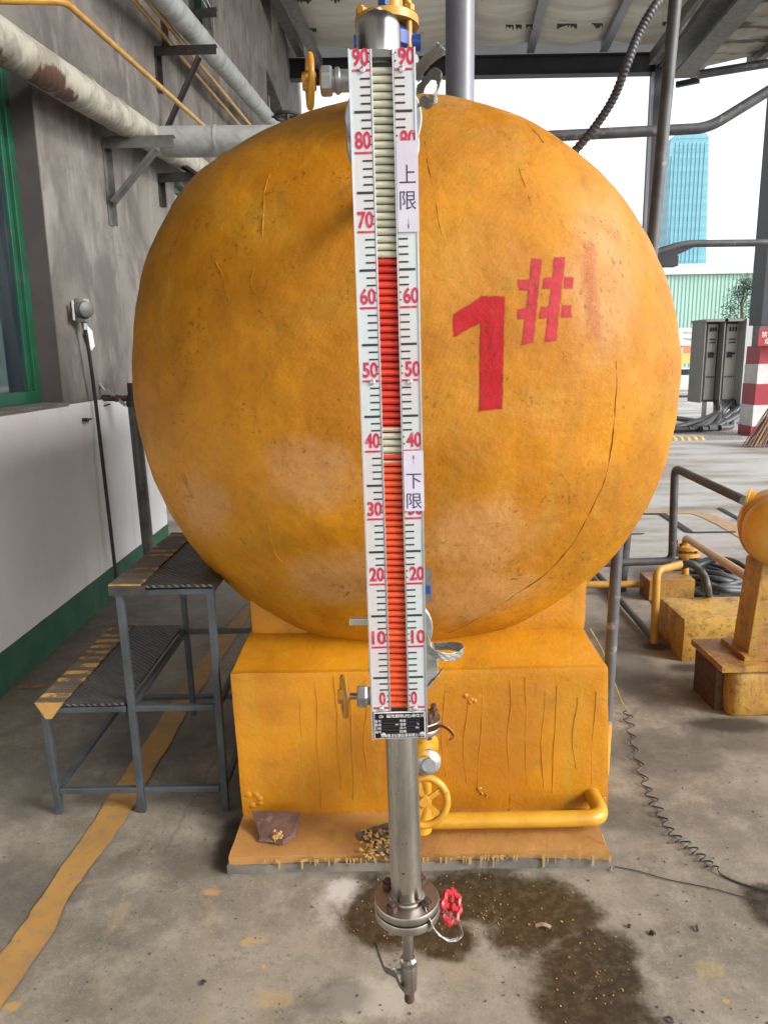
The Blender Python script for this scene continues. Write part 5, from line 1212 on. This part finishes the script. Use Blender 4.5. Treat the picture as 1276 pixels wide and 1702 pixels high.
for k in range(5):
    build('band', Geo().box(xl-.03-.012*k, xl+.5, 13.46, 13.96, zz[k+1], zz[k]), MT['redband'] if k % 2 == 0 else MT['whiteband'], rp_, smooth=0)
zz0 = zz[0]; build('shaft_lower', Geo().box(xl+.01, xl+.4, 13.62, 13.88, zz0, 1.98), MT['greyiron'], rp_, smooth=0)
sg0, sg1 = onY(1261,546,13.3), onY(1330,574,13.3)
sg = tag(build('red_sign', Geo().box(sg0.x, sg1.x, 13.3, 13.33, sg1.z, sg0.z), MT['redband'], loc=sg0, smooth=0), 'red warning board with white characters on the banded column', 'sign')
for s_, px, py in (('禁',1270,556),('止',1281,556),('烟火',1280,567)):
    vs_t, fs_t = text_geo(s_, .10); c = onY(px, py, 13.29); g = Geo(); g.add([V((c.x+a, 13.295, c.z+b)) for a, b in vs_t], fs_t); build('lettering', g, MT['print_white'], sg, smooth=0)
# high pipes
P_ = 'roofpipe'
tag(build('high_level_pipe', Geo().tube(elbowed([onY(860,229,8), onY(1176,213,8), onY(1330,118,8)], .15, 5), .052, 14), MT[P_], loc=onY(1176,213,8)), 'weathered level pipe that bends upward at the right, across the white sky', 'pipe')
tag(build('low_level_pipe', Geo().tube(elbowed([onY(1075,424,8), onY(1137,405,8), onY(1330,403,8)], .12, 5), .036, 14), MT[P_], loc=onY(1137,405,8)), 'lower grey pipe crossing in front of the blue tower', 'pipe')
tag(build('pipe_support', Geo().box(onY(1086,430,8.3).x, onY(1124,430,8.3).x, 8.25, 8.4, onY(1100,443,8.3).z, onY(1100,426,8.3).z).bar(onY(1080,437,8.3), onY(1150,405,8.3), .05, .08), MT['beam'], loc=onY(1100,430,8.3), smooth=0), 'dark steel bracket under the lower grey pipe by the tank shoulder', 'bracket')

# ================================================================ YARD BACKGROUND
cab = thing('control_cabinets', 'pair of grey outdoor control cabinets on a stand by the banded column', 'cabinet', onY(1205,690,15.5))
Yc = 15.5
a = onY(1160,536,Yc); b = onY(1160,664,Yc); zt_, zb_ = a.z, onY(1190,668,Yc).z
def X(px, Y=Yc, py=600): return onY(px, py, Y).x
for (xa, xd0, xd1, xe) in ((1159,1172,1188,1192),(1190,1203,1222,1246)):
    hx = xe
    build('housing', Geo().box(X(xa), X(xa)+.02, Yc-.25, Yc+.4, zb_, zt_+.0).box(X(xa)+.02, X(hx), Yc+.05, Yc+.4, zb_, zt_).box(X(xa)-.02, X(hx)+.02, Yc-.3, Yc+.42, zt_+.001, zt_+.05), MT['darkcab'], cab, smooth=0)
    d = build('door', Geo().box(X(xd0), X(xd1), Yc-.02, Yc+.049, zb_+.05, zt_-.04), MT['cabdoor'], cab, smooth=0)
    dw = X(xd1)-X(xd0); h_ = zt_-zb_
    g = Geo()
    for f in (.25,.5,.75): g.box(X(xd0)+dw*f-.015, X(xd0)+dw*f+.015, Yc-.04, Yc-.021, zt_-.04-h_*.09, zt_-.04-h_*.04)
    g.box(X(xd0)+.03, X(xd0)+.13, Yc-.05, Yc-.021, zb_+h_*.56, zb_+h_*.63).box(X(xd0)+.15, X(xd1)-.05, Yc-.05, Yc-.021, zb_+h_*.60, zb_+h_*.62)
    for k in range(5): g.box(X(xd0)+dw*(.08+.18*k), X(xd0)+dw*(.08+.18*k)+.02, Yc-.03, Yc-.021, zb_+h_*.31, zb_+h_*.33)
    for zf in (.74,.78): g.box(X(xd0)+dw*.2, X(xd0)+dw*.8, Yc-.03, Yc-.021, zb_+h_*zf, zb_+h_*(zf+.015))
    sub('switches', g, MT['print_black'], d, smooth=0, kind='stuff')
build('side_panel', Geo().box(X(1222), X(1250), Yc-.34, Yc-.0, zb_-.05, zt_+.05).box(X(1222), X(1250), Yc, Yc+.4, zb_-.05, zt_+.05), MT['lightgrey'], cab, smooth=0)
for px in (1176,1195,1206,1228,1245):
    build('leg', Geo().box(X(px)-.035, X(px)+.035, Yc+.0, Yc+.07, 0, zb_-.001), MT['lightgrey'] if px != 1245 else MT['iron'], cab, smooth=0)
rnd = random.Random(2)
for k in range(9):
    a = onY(1188+6*k, 666, Yc-.1); c1_ = a+V((rnd.uniform(-.3,.0),-.15,-.25)); c2_ = V((a.x-rnd.uniform(.4,.9), Yc-.5-rnd.random()*.5, .06)); c3_ = c2_+V((-rnd.uniform(.3,.9),-.3,-.0))
    build('cable', Geo().tube(smoothpath([a, c1_, c2_, c3_], 6), .06, 8), MT['hose'], cab)
for k, (a, b) in enumerate((((1120,694),(1160,700)),((1180,706),(1235,700)))):
    tag(build('floor_cable', Geo().tube([onZ(*a,.05), onZ(*b,.05)], .05, 8), MT['roofpipe'], loc=onZ(*a)), ('left' if k == 0 else 'right')+' grey duct lying on the yard in front of the cabinets', 'duct', 'ducts in the yard')
k0, k1 = onZ(1110,733,0), onZ(1245,733,0)
kerb = thing('speed_bump', 'low black and yellow ramp strip on the yard floor', 'ramp', k0)
n = 22
for k in range(n):
    x0_ = k0.x+(k1.x-k0.x)*k/n; x1_ = k0.x+(k1.x-k0.x)*(k+1)/n
    build('segment', Geo().prism([(x0_,k0.y,0.001),(x0_,k0.y+.1,.06),(x0_,k0.y+.25,.06),(x0_,k0.y+.35,.001)], (x1_-x0_-.005,0,0)), MT['yell'] if (k % 2 == 0 and k < 12) else MT['darkcab'], kerb, smooth=0)
# broom
bt = onZ(1268,742,0)
brm = thing('twig_broom', 'reddish twig broom leaning at the foot of the banded column', 'broom', bt)
g = Geo()
for k in range(150):
    f = V((bt.x+rnd.uniform(-.35,.5), bt.y+rnd.uniform(-.2,.1), 0.02)); tp = V((bt.x+.35+rnd.uniform(-.06,.1), bt.y+rnd.uniform(-.05,.05), .95+rnd.uniform(-.1,.2))); g.tube([f, f.lerp(tp,.5)+V((rnd.uniform(-.04,.04),0,.03)), tp], .007, 4)
build('bristles', g, MT['twig'], brm, smooth=0, kind='stuff')
build('handle', Geo().tube([(bt.x+.35, bt.y, .8), (bt.x+.45, bt.y+.1, 2.1)], .018, 8), MT['iron'], brm)
# sign board, barrier boards
SY = 30
s0, s1 = onY(1132,545,SY), onY(1164,574,SY)
t = thing('notice_board', 'white notice board with rows of dark characters far beyond the tank', 'sign', (s0.x, SY, 0))
build('panel', Geo().box(s0.x-.3, s1.x+.5, SY, SY+.05, s1.z, s0.z), MT['yard'], t, smooth=0)
for px in (1134, 1160): x = onY(px,580,SY).x; build('post', Geo().box(x-.04, x+.04, SY+.06, SY+.12, 0, s0.z), MT['lightgrey'], t, smooth=0)
g = Geo()
for r_, py in enumerate((553, 564)):
    for k in range(6):
        c = onY(1137+4.6*k, py, SY-.01); vs_t, fs_t = text_geo('安全生产责任'[k] if r_ == 0 else '严禁烟火禁止'[k], .10); g.add([V((c.x+a, SY-.01, c.z+b)) for a, b in vs_t], fs_t)
sub('lettering', g, MT['darkcab'], t, smooth=0)
def board(name, label, x0, x1, y0, y1, Y, mat, cat):
    a, b = onY(x0,y0,Y), onY(x1,y1,Y); tag(build(name, Geo().box(a.x, b.x, Y, Y+.3, b.z if b.z > .25 else 0, a.z), mat, loc=(a.x,Y,0), smooth=0), label, cat)
board('orange_barrier', 'low orange barrier below the white notice board', 1120, 1158, 574, 587, 32, MT['orange'], 'barrier')
board('yellow_barrier', 'low yellow barrier below the orange one', 1120, 1158, 588, 604, 28, MT['yell'], 'barrier')
cy_ = 26; ct = thing('parked_car', 'pale parked car far beyond the tank, half hidden by the cabinets', 'car', onZ(1145,628,0))
a, b = onY(1120,604,cy_), onY(1165,622,cy_)
prf = [(-.4,.25),(-.4,.55),(.1,.75),(.7,.8),(1.1,1.05),(2.2,1.05),(2.7,.75),(2.9,.6),(2.9,.25)]
build('body', Geo().prism([(a.x-1.2+x, cy_, z*.95) for x, z in prf], (0,1.5,0)), MT['yard'], ct, smooth=0, bevel=.04)
build('glasshouse', Geo().prism([(a.x-1.2+x, cy_-.01, z) for x, z in ((.85,.78),(1.15,.97),(2.1,.97),(2.4,.78))], (0,1.52,0)), MT['glass'], ct, smooth=0)
for x in (.2, 2.3): build('wheel', Geo().cyl((a.x-1.2+x, cy_-.02, .3), (a.x-1.2+x, cy_+.2, .3), .3, 20), MT['hose'], ct)
# shed with corrugated cladding
SHY = 60; sh0, sh1 = onY(1060,458,SHY), onY(1262,458,SHY)
shd = thing('cladding_shed', 'long pale green corrugated shed far behind the yard', 'building', (sh0.x, SHY, 0))
g = Geo(); nW = 330; X0, X1 = sh0.x-30, sh1.x+60
for k in range(nW+1):
    x = X0+(X1-X0)*k/nW
    for dx, dy in ((0,0),(.1,-.05),(.45,-.05),(.55,0)):
        for z in (0, sh0.z): g.v.append(V((x+dx*(X1-X0)/nW/.9, SHY+dy, z)))
m_ = len(g.v)//2
for i in range(m_-1): g.f.append((2*i, 2*i+2, 2*i+3, 2*i+1)); g.m.append(0)
build('cladding', g, MT['shedgreen'], shd, smooth=0)
build('eaves_trim', Geo().box(X0, X1+1, SHY-.3, SHY+.2, sh0.z+.01, sh0.z+.35), MT['yard'], shd, smooth=0)
build('roof', Geo().prism([(X0,SHY,sh0.z+.36),(X0,SHY+12,sh0.z+2.2),(X0,SHY+24,sh0.z+.36)], (X1-X0,0,0)), MT['lightgrey'], shd, smooth=0)
# tower
TY = 260; tp = [onY(1110,470,TY), onY(1112,246,TY), onY(1115,234,TY), onY(1121,225,TY), onY(1132,220,TY), onY(1172,220,TY), onY(1177,226,TY), onY(1177,240,TY), onY(1172,470,TY)]
tw = thing('glass_tower', 'tall pale blue glass tower with rounded top corners, far right of the tank', 'building', (tp[0].x, TY, 0))
lo = [V((tp[0].x-1.5,TY,0)), *tp, V((tp[-1].x-.6,TY,0))]
build('curtain_wall', Geo().prism(lo, (0,9,0)), MT['tower'], tw, smooth=0)
for k in range(9):
    px = 1116+7*k; a = onY(px, 248 if k == 0 else 226, TY); build('mullion', Geo().box(a.x-.06, a.x+.06, TY-.2, TY-.02, 20, a.z-2), MT['towertrim'], tw, smooth=0)
for k in range(24):
    z = 24+k*2.0; a = onY(1111,400,TY).x; b = onY(1170,400,TY).x; build('floor_band', Geo().box(a+.6, b+.2, TY-.1, TY-.01, z, z+.18), MT['towertrim'], tw, smooth=0)
# tree
tY = 44; tb_ = onY(1228,590,tY); tr_ = thing('yard_tree', 'loose grey green tree before the pale green shed', 'tree', (tb_.x, tY, 0))
build('trunk', Geo().tube([(tb_.x,tY,0),(tb_.x+.1,tY,2.2),(tb_.x-.1,tY,4.2),(tb_.x+.1,tY,6.0)], [.16,.12,.07,.02], 8), MT['bark'], tr_)
rnd = random.Random(4); g = Geo(); cl = []
ctp = onY(1228,466,tY); zc0, zc1 = 1.6, ctp.z
for k in range(70):
    f = rnd.random(); z = zc0+(zc1-zc0)*f; wv = (1.05 if f < .7 else 1.05*(1-(f-.7)/.36))*rnd.uniform(.5,1.1); an = rnd.uniform(0,6.28); cl.append(V((tb_.x+math.cos(an)*wv, tY+math.sin(an)*wv, z)))
for k in cl[::3]: pass
lb = Geo()
for c in cl[:26]: lb.tube([(tb_.x, tY, max(1.2,c.z-1.0)), c], [.03,.01], 5)
build('limbs', lb, MT['bark'], tr_)
for c in cl:
    for j in range(55):
        p = c+V((rnd.gauss(0,.22), rnd.gauss(0,.22), rnd.gauss(0,.20))); s = rnd.uniform(.05,.10); a = V((rnd.gauss(0,1),rnd.gauss(0,1),rnd.gauss(0,1))).normalized(); b = a.orthogonal().normalized(); g.add([p-a*s, p+b*s*.5, p+a*s, p-b*s*.5], [(0,1,2,3)])
build('crown', g, MT['leaf'], tr_, smooth=0)
scene.render.film_transparent = False
scene.cycles.max_bounces = 8
